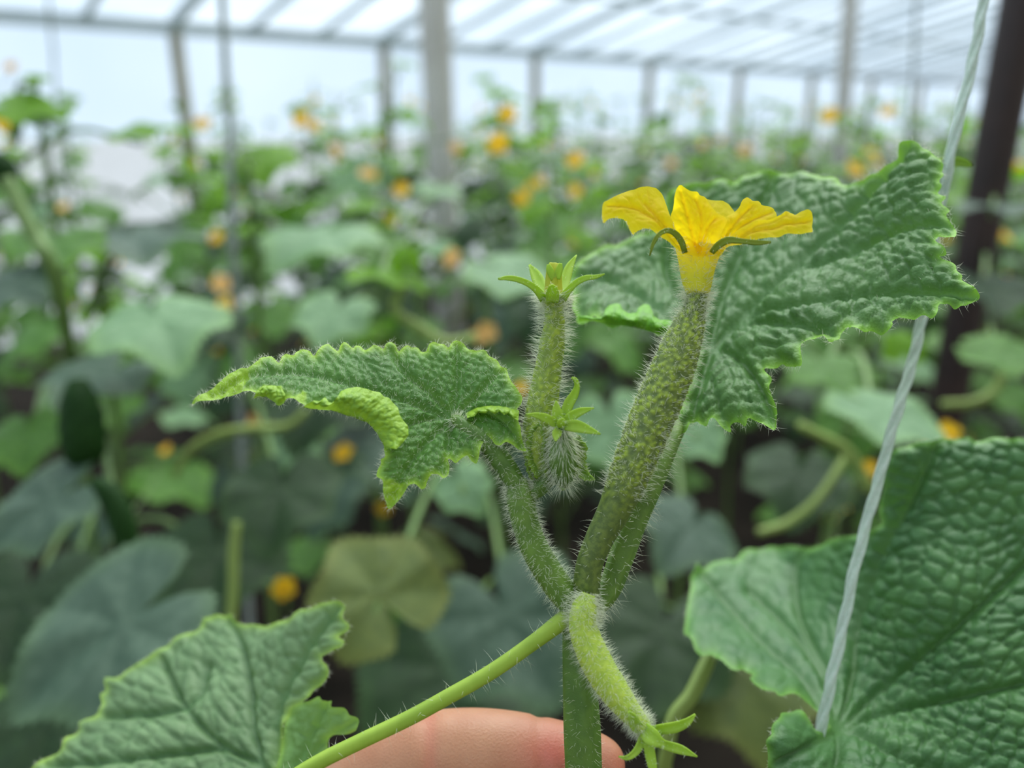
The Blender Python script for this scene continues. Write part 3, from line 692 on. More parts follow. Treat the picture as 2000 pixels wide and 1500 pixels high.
# ---- broad leaf behind the flower
zr = lambda pts: Z(1100, 260, 2.381, pts)
out = zr([(1575, 60), (1600, 46), (1650, 46), (1675, 75), (1700, 80), (1725, 105), (1755, 120), (1770, 150), (1755, 175), (1775, 195), (1745, 225), (1770, 250), (1735, 275), (1760, 292), (1790, 300), (1752, 328), (1795, 345), (1770, 372), (1800, 410), (1825, 450), (1830, 492), (1800, 495), (1750, 480), (1735, 510),
    (1790, 545), (1795, 575), (1755, 590), (1820, 600), (1828, 640), (1860, 665), (1852, 688), (1900, 712), (1930, 740), (1947, 770), (1900, 790), (1850, 797), (1815, 812), (1795, 790), (1745, 802), (1748, 855), (1720, 872), (1680, 848), (1640, 862), (1600, 855), (1560, 858), (1528, 875), (1538, 912), (1490, 920),
    (1440, 908), (1400, 930), (1350, 922), (1320, 900), (1290, 930), (1285, 958), (1240, 972), (1212, 945), (1185, 940), (1170, 970), (1130, 985), (1108, 1005), (1115, 1040), (1117, 1092), (1080, 1085), (1035, 1082), (1010, 1062), (985, 1100), (938, 1110), (960, 1132), (992, 1160), (970, 1200), (985, 1250), (995, 1310),
    (985, 1383), (950, 1370), (900, 1345), (862, 1325), (848, 1368), (820, 1350), (772, 1345), (782, 1392), (735, 1375), (715, 1345), (682, 1335), (668, 1368), (640, 1350), (618, 1325), (590, 1350), (570, 1392), (545, 1375), (528, 1330), (560, 1250), (590, 1130), (620, 1030), (590, 985), (540, 960),
    (460, 938), (400, 920), (330, 902), (250, 890), (200, 888), (165, 875), (140, 862), (90, 888), (60, 872), (62, 840), (38, 810), (52, 762), (28, 720), (18, 680), (45, 640), (60, 615), (100, 590), (130, 560), (165, 545), (200, 520), (250, 515), (300, 500), (350, 470), (400, 458), (460, 440),
    (480, 390), (470, 340), (485, 290), (520, 258), (560, 240), (600, 228), (640, 240), (680, 235), (710, 218), (745, 215), (770, 235), (800, 236), (830, 210), (870, 195), (920, 182), (955, 185), (990, 170), (1020, 182), (1060, 182), (1110, 170), (1140, 185), (1175, 192), (1210, 208), (1240, 200), (1272, 206), (1282, 232),
    (1340, 242), (1400, 230), (1460, 195), (1510, 160), (1550, 110)])
dr = [(1394, 684, .186), (1340, 830, .170), (1510, 835, .1615), (1560, 690, .168), (1440, 780, .171), (1700, 640, .166), (1905, 582, .157), (1850, 480, .167), (1700, 500, .184), (1845, 330, .180), (1790, 285, .188), (1660, 400, .200), (1550, 345, .222), (1420, 360, .226), (1310, 370, .226), (1420, 560, .205),
      (1250, 540, .214), (1120, 560, .205), (1120, 610, .196), (1200, 630, .188), (1280, 640, .186), (1560, 600, .179)]
vr = [zr(p) for p in ([(700, 1000), (780, 930), (900, 840), (1100, 800), (1400, 765), (1700, 745), (1930, 765)], [(700, 990), (850, 840), (1050, 660), (1300, 430), (1480, 230), (1610, 70)], [(720, 1000), (770, 935), (860, 890), (1000, 885), (1150, 900), (1250, 930)], [(690, 980), (740, 780), (830, 560), (930, 330), (990, 180)],
    [(680, 990), (560, 800), (480, 640), (520, 400), (600, 250)], [(680, 1000), (520, 880), (350, 760), (200, 690), (40, 660)], [(700, 1010), (800, 1040), (880, 1120), (950, 1250), (980, 1360)], [(690, 1010), (650, 1150), (600, 1330)], [(1100, 640), (1350, 560), (1600, 450), (1800, 420)])]
leafR, SR = blade('leaf', out, dr, vr, M['leaf_right'], shoot, step=4.6, cell=(40, 21, -.45), bl=.0011, vd=.0011, vw=7, sw=3.5, edge_px=6.5, edge_wave=.0011, low=.0022, side=(46, 46, 120),
    flaps=[(zr([(70, 880), (140, 872), (200, 890), (250, 892), (330, 904), (400, 922), (460, 940), (520, 955)]),
            zr([(70, 850), (110, 850), (140, 858), (185, 855), (195, 820), (215, 800), (245, 792), (265, 795), (275, 820), (305, 838), (340, 835), (350, 812), (375, 795), (400, 798), (415, 830), (420, 850), (450, 868), (485, 868), (530, 880)]), .006, .004)])
blade_hairs(leafR, SR, 700, 400, .0016, .0008, .000028)
# small curled leaf peeping out behind the twine
ribbon('leaf_tip', [(1795, 318, .196, 6), (1840, 318, .205, 10), (1870, 316, .206, 9), (1888, 320, .206, 7), (1899, 324, .206, 2)], M['leaf_left'], shoot, n=12, attrs={'edge': np.tile([.9, .3, .2, .3, .9], 12), 'vein': np.zeros(60), 'under': np.ones(60) * .6})

# ------------------------------------------------------------------ leaf at the lower left, on its own vine
def plant_stem(parent, path, r, mat='stem_far', seg=8, name='stem'):
    pos = catmull(path, 10 * len(path)); V, F, *_ = tube_geo(pos, np.linspace(r, r * .7, len(pos)), seg, rmod=ridged(4, .06))
    return mk(name, V, F, M[mat], parent)
zb = lambda pts: Z(0, 1140, 2.703, pts)
plL = thing('cucumber_plant', 'cucumber vine with the toothed grey-green leaf before the finger, lower left corner', 'plant', tuple(P(560, 1900, .25) * [1, 1, 0]))
out = zb([(60, 1100), (150, 1010), (180, 973), (250, 920), (330, 882), (345, 850), (360, 820), (400, 790), (420, 760), (412, 732), (440, 715), (510, 702), (535, 670), (548, 640), (527, 590), (560, 560), (553, 520), (560, 492), (600, 497), (640, 492), (660, 462), (730, 430), (800, 392), (850, 350), (900, 312), (970, 262), (1050, 245),
    (1065, 200), (1085, 180), (1110, 180), (1145, 160), (1180, 168), (1222, 155), (1240, 200), (1290, 218), (1340, 213), (1420, 228), (1450, 210), (1480, 195), (1540, 182), (1565, 150), (1585, 132), (1650, 132), (1700, 110), (1760, 96), (1790, 90), (1832, 115), (1815, 160), (1808, 190), (1848, 215), (1830, 245),
    (1795, 265), (1782, 285), (1817, 300), (1805, 332), (1770, 348), (1740, 365), (1692, 388), (1710, 410), (1750, 435), (1757, 470), (1735, 500), (1690, 530), (1650, 560), (1638, 600), (1590, 632), (1540, 655), (1500, 760), (1470, 900), (1450, 1000), (1400, 1150), (1390, 1250), (1200, 1350), (950, 1420), (700, 1400), (400, 1350), (150, 1280)])
d2 = [(0, 1540, .215), (160, 1400, .225), (310, 1240, .235), (450, 1200, .232), (660, 1180, .205), (640, 1320, .195), (560, 1400, .198), (370, 1390, .210), (540, 1500, .190), (300, 1640, .190), (200, 1500, .205)]
v2_ = [zb(p) for p in ([(1440, 1180), (1400, 970), (1180, 860), (990, 665), (900, 490), (860, 400)], [(990, 660), (800, 690), (560, 702)], [(990, 660), (1060, 580), (1110, 440)], [(1180, 870), (850, 910), (520, 945), (250, 960)], [(1440, 1150), (1350, 800), (1330, 560), (1280, 330), (1200, 180)], [(1450, 1100), (1470, 700), (1600, 400), (1790, 120)],
    [(1440, 1180), (1100, 1080), (700, 1080), (200, 1120)], [(1440, 1190), (1100, 1250), (800, 1380)])]
lf, S2 = blade('leaf', out, d2, v2_, M['leaf_low'], plL, step=5.5, cell=(42, 34, .5), bl=.0008, vd=.0010, vw=7, sw=4, edge_px=6, edge_wave=.0009, low=.0018, side=(60, 50, 120))
out = zb([(1450, 1000), (1480, 880), (1520, 720), (1540, 652), (1570, 640), (1600, 625), (1640, 618), (1680, 592), (1695, 618), (1730, 622), (1762, 612), (1752, 650), (1790, 650), (1822, 655), (1838, 695), (1865, 705), (1888, 725), (1880, 775), (1830, 800), (1760, 798), (1728, 820), (1735, 860), (1757, 882), (1720, 900), (1730, 930),
    (1780, 910), (1820, 915), (1850, 930), (1870, 960), (1890, 1010), (1850, 1080), (1700, 1150), (1500, 1180), (1400, 1150)])
lobe, S3 = blade('leaf_lobe', out, [(560, 1400, .196), (620, 1365, .188), (690, 1410, .181), (690, 1500, .180), (540, 1510, .189), (600, 1560, .184)], [zb([(1450, 1150), (1600, 900), (1720, 640)]), zb([(1480, 1100), (1700, 850), (1870, 730)])],
    M['leaf_low'], lf, step=5, cell=(34, 28, .4), bl=.0006, vd=.0007, edge_px=7, side=(40, 45, 70), low=.0012)
lobe.parent = lf
lobe.data.attributes['under'].data.foreach_set('value', np.full(len(lobe.data.vertices), .45, np.float32))
blade_hairs(lf, S2, 500, 0, .0012, .001, .00003)
bp_ = P(530, 1578, .189); g0 = np.array(plL.location)
plant_stem(plL, [bp_, bp_ + [.01, .03, -.05], g0 + [0.0, .0, .75], g0 + [.01, .01, .4], g0], .0035)

# ------------------------------------------------------------------ large leaf at the lower right, on its own vine
zw = lambda pts: Z(1300, 820, 2.2057, pts)
plR = thing('cucumber_plant', 'cucumber vine with the large blistered dark leaf behind the twine, lower right', 'plant', tuple(P(1700, 1900, .29) * [1, 1, 0]))
out = zw([(130, 618), (150, 640), (170, 640), (205, 608), (270, 595), (310, 600), (332, 560), (400, 560), (450, 540), (490, 548), (530, 540), (600, 548), (660, 540), (700, 512), (800, 500), (870, 485), (930, 470), (945, 440), (922, 380), (930, 300), (935, 230), (950, 160), (975, 140), (1000, 120), (1040, 115), (1080, 98), (1130, 98), (1180, 78), (1240, 85), (1300, 72), (1340, 92), (1370, 85),
    (1420, 72), (1480, 85), (1530, 80), (1600, 110), (1700, 130), (1780, 200), (1850, 330), (1880, 500), (1960, 700), (1980, 900), (1940, 1100), (1980, 1300), (1900, 1500), (1750, 1650), (1500, 1720), (1300, 1700), (1150, 1640), (1000, 1660), (850, 1700), (700, 1690), (560, 1660), (480, 1600), (440, 1500), (450, 1430), (428, 1385), (460, 1350),
    (453, 1310), (490, 1290), (495, 1265), (530, 1258), (570, 1255), (600, 1290), (655, 1330), (690, 1345), (700, 1310), (672, 1270), (640, 1222), (590, 1195), (530, 1188), (480, 1212), (468, 1180), (390, 1165), (358, 1130), (382, 1100), (340, 1062), (300, 1077), (240, 1048), (190, 1008), (130, 1010), (112, 970), (78, 920), (88, 860), (95, 780), (112, 700), (98, 690), (122, 650)])
d3 = [(1352, 1110, .262), (1345, 1260, .226), (1500, 1070, .275), (1530, 1345, .205), (1650, 1410, .2), (1520, 1420, .178), (1500, 1520, .174), (1680, 1480, .186), (1600, 1200, .242), (1720, 1030, .2335), (1730, 880, .229), (1870, 860, .226), (1990, 880, .222), (2000, 1090, .214), (1880, 1010, .220), (2000, 1350, .196), (1850, 1240, .206), (1800, 1130, .214), (1850, 1480, .190), (2150, 1200, .205), (2100, 1560, .185)]
v3_ = [zw(p) for p in ([(750, 1330), (950, 1150), (1260, 890), (1540, 630), (1750, 400), (1850, 330)], [(745, 1330), (800, 1130), (830, 900), (930, 600), (1060, 350), (1180, 90)], [(735, 1330), (660, 1200), (560, 1080), (430, 970), (280, 810), (150, 660)], [(740, 1330), (700, 1150), (600, 980), (480, 850), (360, 740)],
    [(745, 1330), (700, 1100), (580, 860), (560, 650), (600, 550)], [(760, 1330), (1000, 1260), (1300, 1190), (1600, 1120), (1950, 1000)], [(755, 1335), (850, 1370), (1000, 1460), (1250, 1550), (1500, 1700)], [(745, 1340), (740, 1480), (700, 1680)], [(740, 1340), (620, 1400), (480, 1480)])]
lf3, S4_ = blade('leaf', out, d3, v3_, M['leaf_dark'], plR, step=5.2, cell=(40, 30, .35), bl=.0016, vd=.0013, vw=7, sw=3.5, edge_px=6, edge_wave=.0011, low=.002, side=(58, 52, 150),
    blmap=lambda p: .35 + .65 * np.clip((p[:, 0] - 1610) / 100, 0, 1))
blade_hairs(lf3, S4_, 500, 0, .0012, .001, .00003)
bp_ = P(1640, 1424, .206); g0 = np.array(plR.location)
plant_stem(plR, [bp_, bp_ + [.005, .012, -.03], bp_ + [.0, .03, -.1], g0 + [0, 0, .6], g0 + [.01, .01, .3], g0], .0034)
stem('petiole', [(1395, 1265, .255, 12), (1375, 1310, .25, 15), (1350, 1360, .247, 15), (1318, 1402, .246, 15), (1305, 1460, .246, 14), (1310, 1540, .25, 14), (1450, 1700, .26, 14)], M['stem_far_pale'], plR, 30)

# ------------------------------------------------------------------ twisted twine
tw = thing('twine', 'pale green twisted twine crossing behind the flower leaf and over the lower right leaf', 'twine', tuple(P(1540, 1800, .187)))
c = catmull([(1930, -90, .200), (1918, 20, .200), (1893, 150, .200), (1868, 250, .200), (1848, 345, .201), (1822, 480, .204), (1797, 640, .203), (1775, 730, .202), (1745, 830, .200), (1718, 930, .1985), (1690, 1030, .197), (1665, 1130, .195), (1645, 1230, .1935), (1625, 1320, .192), (1608, 1400, .1915), (1585, 1500, .1915), (1540, 1700, .1915), (1500, 1900, .1915)], 420)
axis = P(c[:, 0], c[:, 1], c[:, 2]); t_, N_, B_ = frames(axis)
s_ = np.r_[0, np.cumsum(np.linalg.norm(np.diff(axis, axis=0), axis=1))]
top = axis[0] + (axis[0] - axis[1]) / np.linalg.norm(axis[0] - axis[1]) * .9
for k in range(3):
    ph = (s_ + .004 * np.sin(s_ * 60)) / .0085 * 2 * np.pi * .26 + k * 2.094
    pts = axis + (N_ * np.cos(ph)[:, None] + B_ * np.sin(ph)[:, None]) * .00062
    V, F, *_ = tube_geo(pts, np.full(len(pts), .00078) * (1 + .08 * np.sin(s_ * 700 + k)), 8); mk('strand', V, F, M['twine'], tw)
V, F, *_ = tube_geo(np.array([axis[0], (axis[0] + top) / 2, top]), [.0013] * 3, 6); mk('upper_length', V, F, M['twine'], tw)

# ------------------------------------------------------------------ hand: the index finger lies behind the stem, thumb below in front
def make_hand():
    J = []; Rr = []; E = []
    def add(px, py, d, rpx, link=None):
        J.append(P(px, py, d)); Rr.append(rpx * d / FPX); i = len(J) - 1
        if link is not None: E.append((link, i))
        return i
    palm = add(560, 2050, .205, 200)                       # root
    wrist = add(420, 2500, .21, 190, palm); add(300, 2950, .215, 205, wrist)
    k0 = add(585, 1790, .196, 125, palm)                   # index
    k1 = add(690, 1560, .185, 112, k0); k2 = add(800, 1492, .179, 106, k1); k3 = add(940, 1476, .176, 101, k2); k4 = add(1060, 1490, .1745, 92, k3); k5 = add(1165, 1505, .1735, 80, k4); add(1222, 1522, .173, 54, k5)
    for n, (ox, oy, od) in enumerate(((30, 190, .012), (0, 370, .016), (-40, 540, .018))):   # curled fingers below
        m0 = add(600 + ox - 30, 1900 + oy * .6, .212 + od * .5, 110, palm)
        m1 = add(760 + ox, 1690 + oy, .196 + od * .4, 98, m0); m2 = add(900 + ox, 1690 + oy, .184 + od * .3, 90, m1); m3 = add(1010 + ox, 1720 + oy, .172 + od * .3, 82, m2); add(960 + ox, 1760 + oy, .160 + od * .3, 70, m3)
    t0 = add(640, 2000, .178, 130, palm); t1 = add(820, 1860, .160, 120, t0); t2 = add(980, 1740, .147, 108, t1); t3 = add(1090, 1680, .143, 92, t2); add(1140, 1655, .1425, 62, t3)
    me = bpy.data.meshes.new('hand_skeleton'); me.from_pydata([tuple(j) for j in J], E, []); o = bpy.data.objects.new('hand_tmp', me); COL.objects.link(o)
    sk = o.modifiers.new('skin', 'SKIN'); sk.use_smooth_shade = True; sk.branch_smoothing = .6
    for i, v in enumerate(me.skin_vertices[0].data): v.radius = (Rr[i], Rr[i]); v.use_root = (i == 0)
    sb = o.modifiers.new('sub', 'SUBSURF'); sb.levels = 4; sb.render_levels = 4
    dg = bpy.context.evaluated_depsgraph_get(); ev = o.evaluated_get(dg); m2 = bpy.data.meshes.new_from_object(ev)
    V = np.array([v.co[:] for v in m2.vertices]); nn = np.array([v.normal[:] for v in m2.vertices]); F = [list(p.vertices) for p in m2.polygons]
    bpy.data.objects.remove(o)
    rel = V - CAM; dd = rel @ FWD; px = 1000 + FPX * (rel @ RGT) / dd; py = 750 - FPX * (rel @ UPV) / dd
    h = np.zeros(len(V)); fin = (py < 1640) & (px > 650)
    for cx, a in ((838, .0006), (852, .0003), (826, .0003), (1052, .0004), (1063, .0003)):
        h -= a * np.exp(-((px - cx - (py - 1450) * .08) / 7) ** 2) * fin
    V = V + nn * h[:, None]
    red = (np.exp(-((px - 1085) / 70) ** 2 - ((py - 1475) / 55) ** 2) * .9 + np.exp(-((px - 1215) / 40) ** 2 - ((py - 1500) / 30) ** 2) * .5 + .35 * np.exp(-((px - 840) / 14) ** 2)) * fin
    base = P(300, 2950, .215)
    hd = thing('hand', 'hand whose finger lies behind the cucumber stem at the bottom edge', 'hand', tuple(base))
    mk('hand_skin', V, F, M['skin'], hd, {'red': np.clip(red, 0, 1)})
    return hd
make_hand()

# ------------------------------------------------------------------ background plants
def leaf_mesh(name, seed, nr=7, nt=72):
    """palmate cucumber leaf of unit width, stalk end at the origin, tip along +Y"""
    r_ = random.Random(seed); V = [(0, 0, 0)]; A = [0.0]; Ve = [1.0]; F = []
    lob = [0, 1.05, -1.05, 2.05, -2.05]
    droop = r_.uniform(.12, .32); cup = r_.uniform(-.05, .14); ph = r_.uniform(0, 6)
    for i in range(1, nr + 1):
        f = i / nr
        for j in range(nt):
            th = (j / nt) * 2 * math.pi - math.pi
            R = .42 + .13 * math.exp(-(th / .33) ** 2) + sum(.06 * math.exp(-((th - l) / .30) ** 2) for l in lob[1:])
            R *= 1 - .74 * math.exp(-((abs(th) - math.pi) / .22) ** 2)
            R *= 1 + (.035 * (1 if j % 2 else -1) * (f > .99))
            rad = R * f; x = rad * math.sin(th); y = rad * math.cos(th)
            vd = min(abs(th - l) for l in lob)
            z = -droop * rad * rad * 2 + cup * abs(x) + .05 * f * math.sin(vd * 2.4) - .02 + .03 * f * f * math.sin(3 * th + ph) + .012 * noise.noise(Vector((x * 9, y * 9, seed)))
            V.append((x, y, z)); A.append(max(0, (f - .75) * 2.2)); Ve.append(math.exp(-(vd * rad / .02) ** 2))
    for j in range(nt): F.append((0, 1 + (j + 1) % nt, 1 + j))
    for i in range(nr - 1):
        for j in range(nt):
            a = 1 + i * nt + j; b = 1 + i * nt + (j + 1) % nt; F.append((a, b, b + nt, a + nt))
    F = [f[::-1] for f in F]
    me = bpy.data.meshes.new(name); me.from_pydata(V, [], F); me.polygons.foreach_set('use_smooth', [True] * len(F))
    for k, a in (('edge', A), ('vein', Ve), ('under', [0.0] * len(V))):
        at = me.attributes.new(k, 'FLOAT', 'POINT'); at.data.foreach_set('value', np.array(a, np.float32))
    me.materials.append(M['bg_mid']); me.update(); return me
LEAVES = [leaf_mesh('leaf_form', s, 5, 48) for s in (11, 23, 37, 51)]
LEAVES_FINE = [leaf_mesh('leaf_fine', s, 9, 96) for s in (5, 8, 13)]

def flower_mesh():
    """five-petalled blossom of unit width opening along +Z, on a short green ovary"""
    V = []; F = []
    for k in range(5):
        a = k * 1.2566; o = len(V)
        for (r, w, z) in ((.10, .10, 0), (.30, .22, .14), (.46, .16, .16), (.52, .0, .12)):
            for u in (-1, 1): V.append((r * math.cos(a) - u * w * math.sin(a), r * math.sin(a) + u * w * math.cos(a), z))
        for i in range(3): q = o + 2 * i; F.append((q, q + 1, q + 3, q + 2))
    o = len(V)
    for (r, z) in ((.07, -.35), (.10, -.2), (.14, .02)):
        for j in range(8): V.append((r * math.cos(j * .785), r * math.sin(j * .785), z))
    for i in range(2):
        for j in range(8): F.append((o + i * 8 + j, o + i * 8 + (j + 1) % 8, o + i * 8 + 8 + (j + 1) % 8, o + i * 8 + 8 + j))
    me = bpy.data.meshes.new('blossom_form'); me.from_pydata(V, [], F); me.polygons.foreach_set('use_smooth', [True] * len(F)); me.materials.append(M['blossom']); me.update(); return me
FLOWER = flower_mesh()

def put(name, mesh, mat, parent, mw):
    """linked copy of a mesh with its own material at a world matrix, under an upright parent"""
    o = bpy.data.objects.new(name, mesh); COL.objects.link(o)
    o.material_slots[0].link = 'OBJECT'; o.material_slots[0].material = M[mat]
    o.parent = parent; o.matrix_local = Matrix.Translation(-Vector(origin(parent))) @ mw
    return o

def basis(x, y, z, loc, s):
    m = Matrix((x, y, z)).transposed().to_4x4(); m = Matrix.Translation(Vector(loc)) @ m @ Matrix.Scale(s, 4); return m

# ---- nearer vines whose single leaves, fruits and blossoms can be told apart in the blur
near = {}
def near_plant(key, px, depth, top_py, label):
    p = P(px, top_py, depth); t = thing('cucumber_plant', label, 'plant', (p[0], p[1], 0), None)
    x, y, z = p; pts = [(x + .015 * math.sin(5 * u + px), y + .012 * math.cos(4 * u + px), z * u) for u in np.linspace(0, 1, 8)]
    plant_stem(t, pts, .0055, 'stem_far'); near[key] = (t, p); return t
near_plant('A', 40, .85, 200, 'vine at the left edge with bright sprout leaves on its top')
near_plant('B', 190, .80, 560, 'vine at the left with two dark hanging cucumbers')
near_plant('C', 455, .95, 320, 'vine beside the grey string with stacked yellow blossoms')
near_plant('D', 800, .95, 470, 'vine with a bright lime sprout above the tender leaf')
near_plant('E', 960, .85, 520, 'vine with a yellowing folded leaf below the tender leaf')
near_plant('F', 1330, .85, 800, 'vine mostly hidden behind the young cucumber and its flower')
near_plant('G', 1680, .80, 620, 'vine with a pale broad leaf beside the twine')
near_plant('H', 1960, 1.25, 380, 'vine in front of the dark brown post at the right edge')

def near_leaf(key, px, py, d, w, ratio, phi, mat, roll=0, side=1):
    """leaf w pixels wide seen at distance d, foreshortened to ratio, tip turned phi degrees in its plane (0 = to the right, 90 = away)"""
    t, sp = near[key]; S = w * d / FPX / 1.0
    rr = math.radians(roll); a1 = RGT * math.cos(rr) + UPV * math.sin(rr); a0 = -RGT * math.sin(rr) + UPV * math.cos(rr)
    cs = max(.12, min(.98, ratio)); a2 = a0 * cs + FWD * math.sqrt(1 - cs * cs) * side
    ph = math.radians(phi); tip = a1 * math.cos(ph) + a2 * math.sin(ph); lat = a1 * math.sin(ph) - a2 * math.cos(ph); nz = np.cross(lat, tip)
    if nz @ (-FWD) < 0 : lat = -lat; nz = -nz
    c = P(px, py, d) - tip * .05 * S
    o = put('leaf', random.choice(LEAVES_FINE), mat, t, basis(lat, tip, nz, c, S))
    o.data.materials[0] = o.data.materials[0]
    a = c - nz * .035 * S; zt = min(sp[2] - .01, a[2] - .01); f = zt / sp[2]
    b = np.array([t.location[0] + .015 * math.sin(5 * f + 0), t.location[1], zt - .02])
    m = (a + b) / 2 + [0, 0, .02]
    pos = catmull([a, a - tip * .02 * S - nz * .01, m, b], 14); V, F, *_ = tube_geo(pos, np.linspace(.0022, .0032, 14), 7)
    p = mk('petiole', V, F, M['stem_far'], t)
    return o
L = near_leaf
L('B', 310, 622, .62, 300, .50, -60, 'bg_pale')
L('B', 215, 1230, .42, 450, .66, -150, 'bg_blue', 14)
L('E', 735, 1150, .50, 290, .80, 140, 'bg_olive', -15)
L('E', 1000, 1220, .62, 360, .75, -70, 'bg_blue', 10)
L('B', 85, 985, .55, 270, .65, -150, 'bg_blue', 15)
L('B', 200, 730, .66, 260, .38, -100, 'bg_blue')
L('C', 545, 965, .66, 260, .65, -90, 'bg_dark_shaded')  # low leaf, canopy shade given by the darker colour
L('C', 620, 455, .92, 260, .45, -120, 'bg_pale')
L('E', 1000, 535, .80, 200, .55, -30, 'bg_pale', -10)
L('F', 1200, 840, .62, 200, .9, -80, 'bg_pale')
L('F', 1365, 850, .55, 130, .8, -60, 'bg_pale')
L('G', 1740, 812, .55, 270, .42, -50, 'bg_pale', -12)
L('F', 1345, 1030, .62, 240, .5, -110, 'bg_blue', -20)
L('D', 650, 615, .80, 180, .65, -100, 'bg_pale')
L('C', 515, 305, 1.0, 150, .65, -80, 'bg_bright')
L('A', 275, 255, .92, 150, .5, 10, 'bg_bright', 8)
L('A', 95, 222, .80, 110, .6, -40, 'bg_bright', 10)
L('A', 40, 208, .78, 150, .65, 0, 'bg_bright', -8)
L('A', 70, 150, .80, 60, .6, 60, 'bg_bright', -8)
L('D', 790, 505, .70, 70, .98, 90, 'bg_bright', 15)
L('D', 755, 535, .70, 170, .3, 0, 'bg_bright', -12)
L('D', 850, 480, .72, 80, .5, 40, 'bg_pale', 20)
L('B', 260, 460, .82, 300, .30, -60, 'bg_blue')
L('B', 300, 440, .9, 220, .3, -120, 'bg_dark_shaded')
L('A', 110, 470, .75, 200, .5, -60, 'bg_mid')
L('G', 1620, 720, .66, 190, .45, -90, 'bg_mid')
L('E', 905, 950, .55, 130, .85, -70, 'bg_pale', 15)
L('H', 1945, 402, .95, 170, .3, -100, 'bg_blue')
L('H', 1960, 690, .75, 190, .45, -40, 'bg_mid')
L('A', 50, 850, .7, 190, .6, -70, 'bg_mid')
L('G', 1765, 675, .70, 90, .9, 80, 'bg_bright')
L('D', 855, 370, 1.2, 120, .45, 20, 'bg_pale')
L('A', 20, 560, .7, 200, .6, -30, 'bg_blue')
L('C', 400, 640, .9, 200, .5, -80, 'bg_dark_shaded')
L('E', 880, 1330, .75, 420, .6, -80, 'bg_dark_shaded')
L('F', 1290, 1250, .75, 330, .6, -110, 'bg_dark_shaded')  # darker colour stands in for shade under the canopy
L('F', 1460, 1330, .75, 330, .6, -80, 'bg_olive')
L('G', 1560, 930, .75, 230, .6, -110, 'bg_dark_shaded')
L('B', 420, 1090, .75, 330, .6, -80, 'bg_dark_shaded')
L('A', 40, 1180, .75, 330, .6, -80, 'bg_dark_shaded')
L('A', 90, 1420, .6, 330, .6, -80, 'bg_dark_shaded')
L('C', 620, 780, .85, 260, .5, -100, 'bg_dark_shaded')
L('D', 760, 860, .85, 280, .5, -70, 'bg_blue')
L('H', 1930, 560, .9, 200, .5, -100, 'bg_dark_shaded')
L('G', 1480, 640, .9, 200, .5, -100, 'bg_mid')

def near_fruit(key, ctrl):
    t, sp = near[key]; pos, r = ptube(ctrl, 26); V, F, *_ = tube_geo(pos, r, 14, rmod=lambda a, s, p: 1 + .05 * np.sin(9 * a + 40 * s)); mk('cucumber', V, F, M['fruit'], t)
near_fruit('B', [(150, 740, .58, 16), (155, 780, .58, 34), (162, 840, .58, 42), (166, 890, .58, 36), (168, 920, .58, 12)])
near_fruit('B', [(180, 940, .50, 10), (205, 955, .50, 20), (232, 1000, .50, 24), (246, 1050, .50, 23), (250, 1100, .50, 16), (250, 1125, .50, 6)])
near_fruit('A', [(-6, 300, .75, 8), (4, 318, .75, 22), (10, 340, .75, 26), (14, 365, .75, 16)])
def vine_bit(key, ctrl, mat='stem_far_pale', name='runner'):
    t, sp = near[key]; pos, r = ptube(ctrl, 30); V, F, *_ = tube_geo(pos, r, 8); mk(name, V, F, M[mat], t)
vine_bit('A', [(14, 350, .68, 13), (40, 410, .68, 15), (70, 465, .68, 15), (100, 520, .68, 13), (140, 700, .74, 11)], 'stem_far')
vine_bit('C', [(340, 930, .7, 6), (370, 880, .7, 8), (420, 850, .7, 9), (480, 838, .7, 9), (560, 832, .7, 8), (600, 800, .7, 7)])
vine_bit('C', [(462, 1020, .6, 8), (456, 1080, .6, 10), (455, 1150, .6, 10), (450, 1230, .6, 10)])
vine_bit('D', [(800, 540, .72, 9), (770, 600, .72, 9), (820, 640, .72, 10), (870, 668, .72, 11), (930, 660, .72, 10)])
vine_bit('G', [(1560, 830, .6, 9), (1600, 850, .6, 9), (1660, 885, .6, 10), (1700, 960, .6, 10)])
vine_bit('F', [(1480, 1040, .6, 8), (1540, 1020, .6, 9), (1600, 970, .6, 8), (1660, 880, .62, 8)])
vine_bit('H', [(1840, 790, .8, 8), (1900, 786, .8, 9), (1940, 765, .8, 9), (1960, 730, .8, 8)])

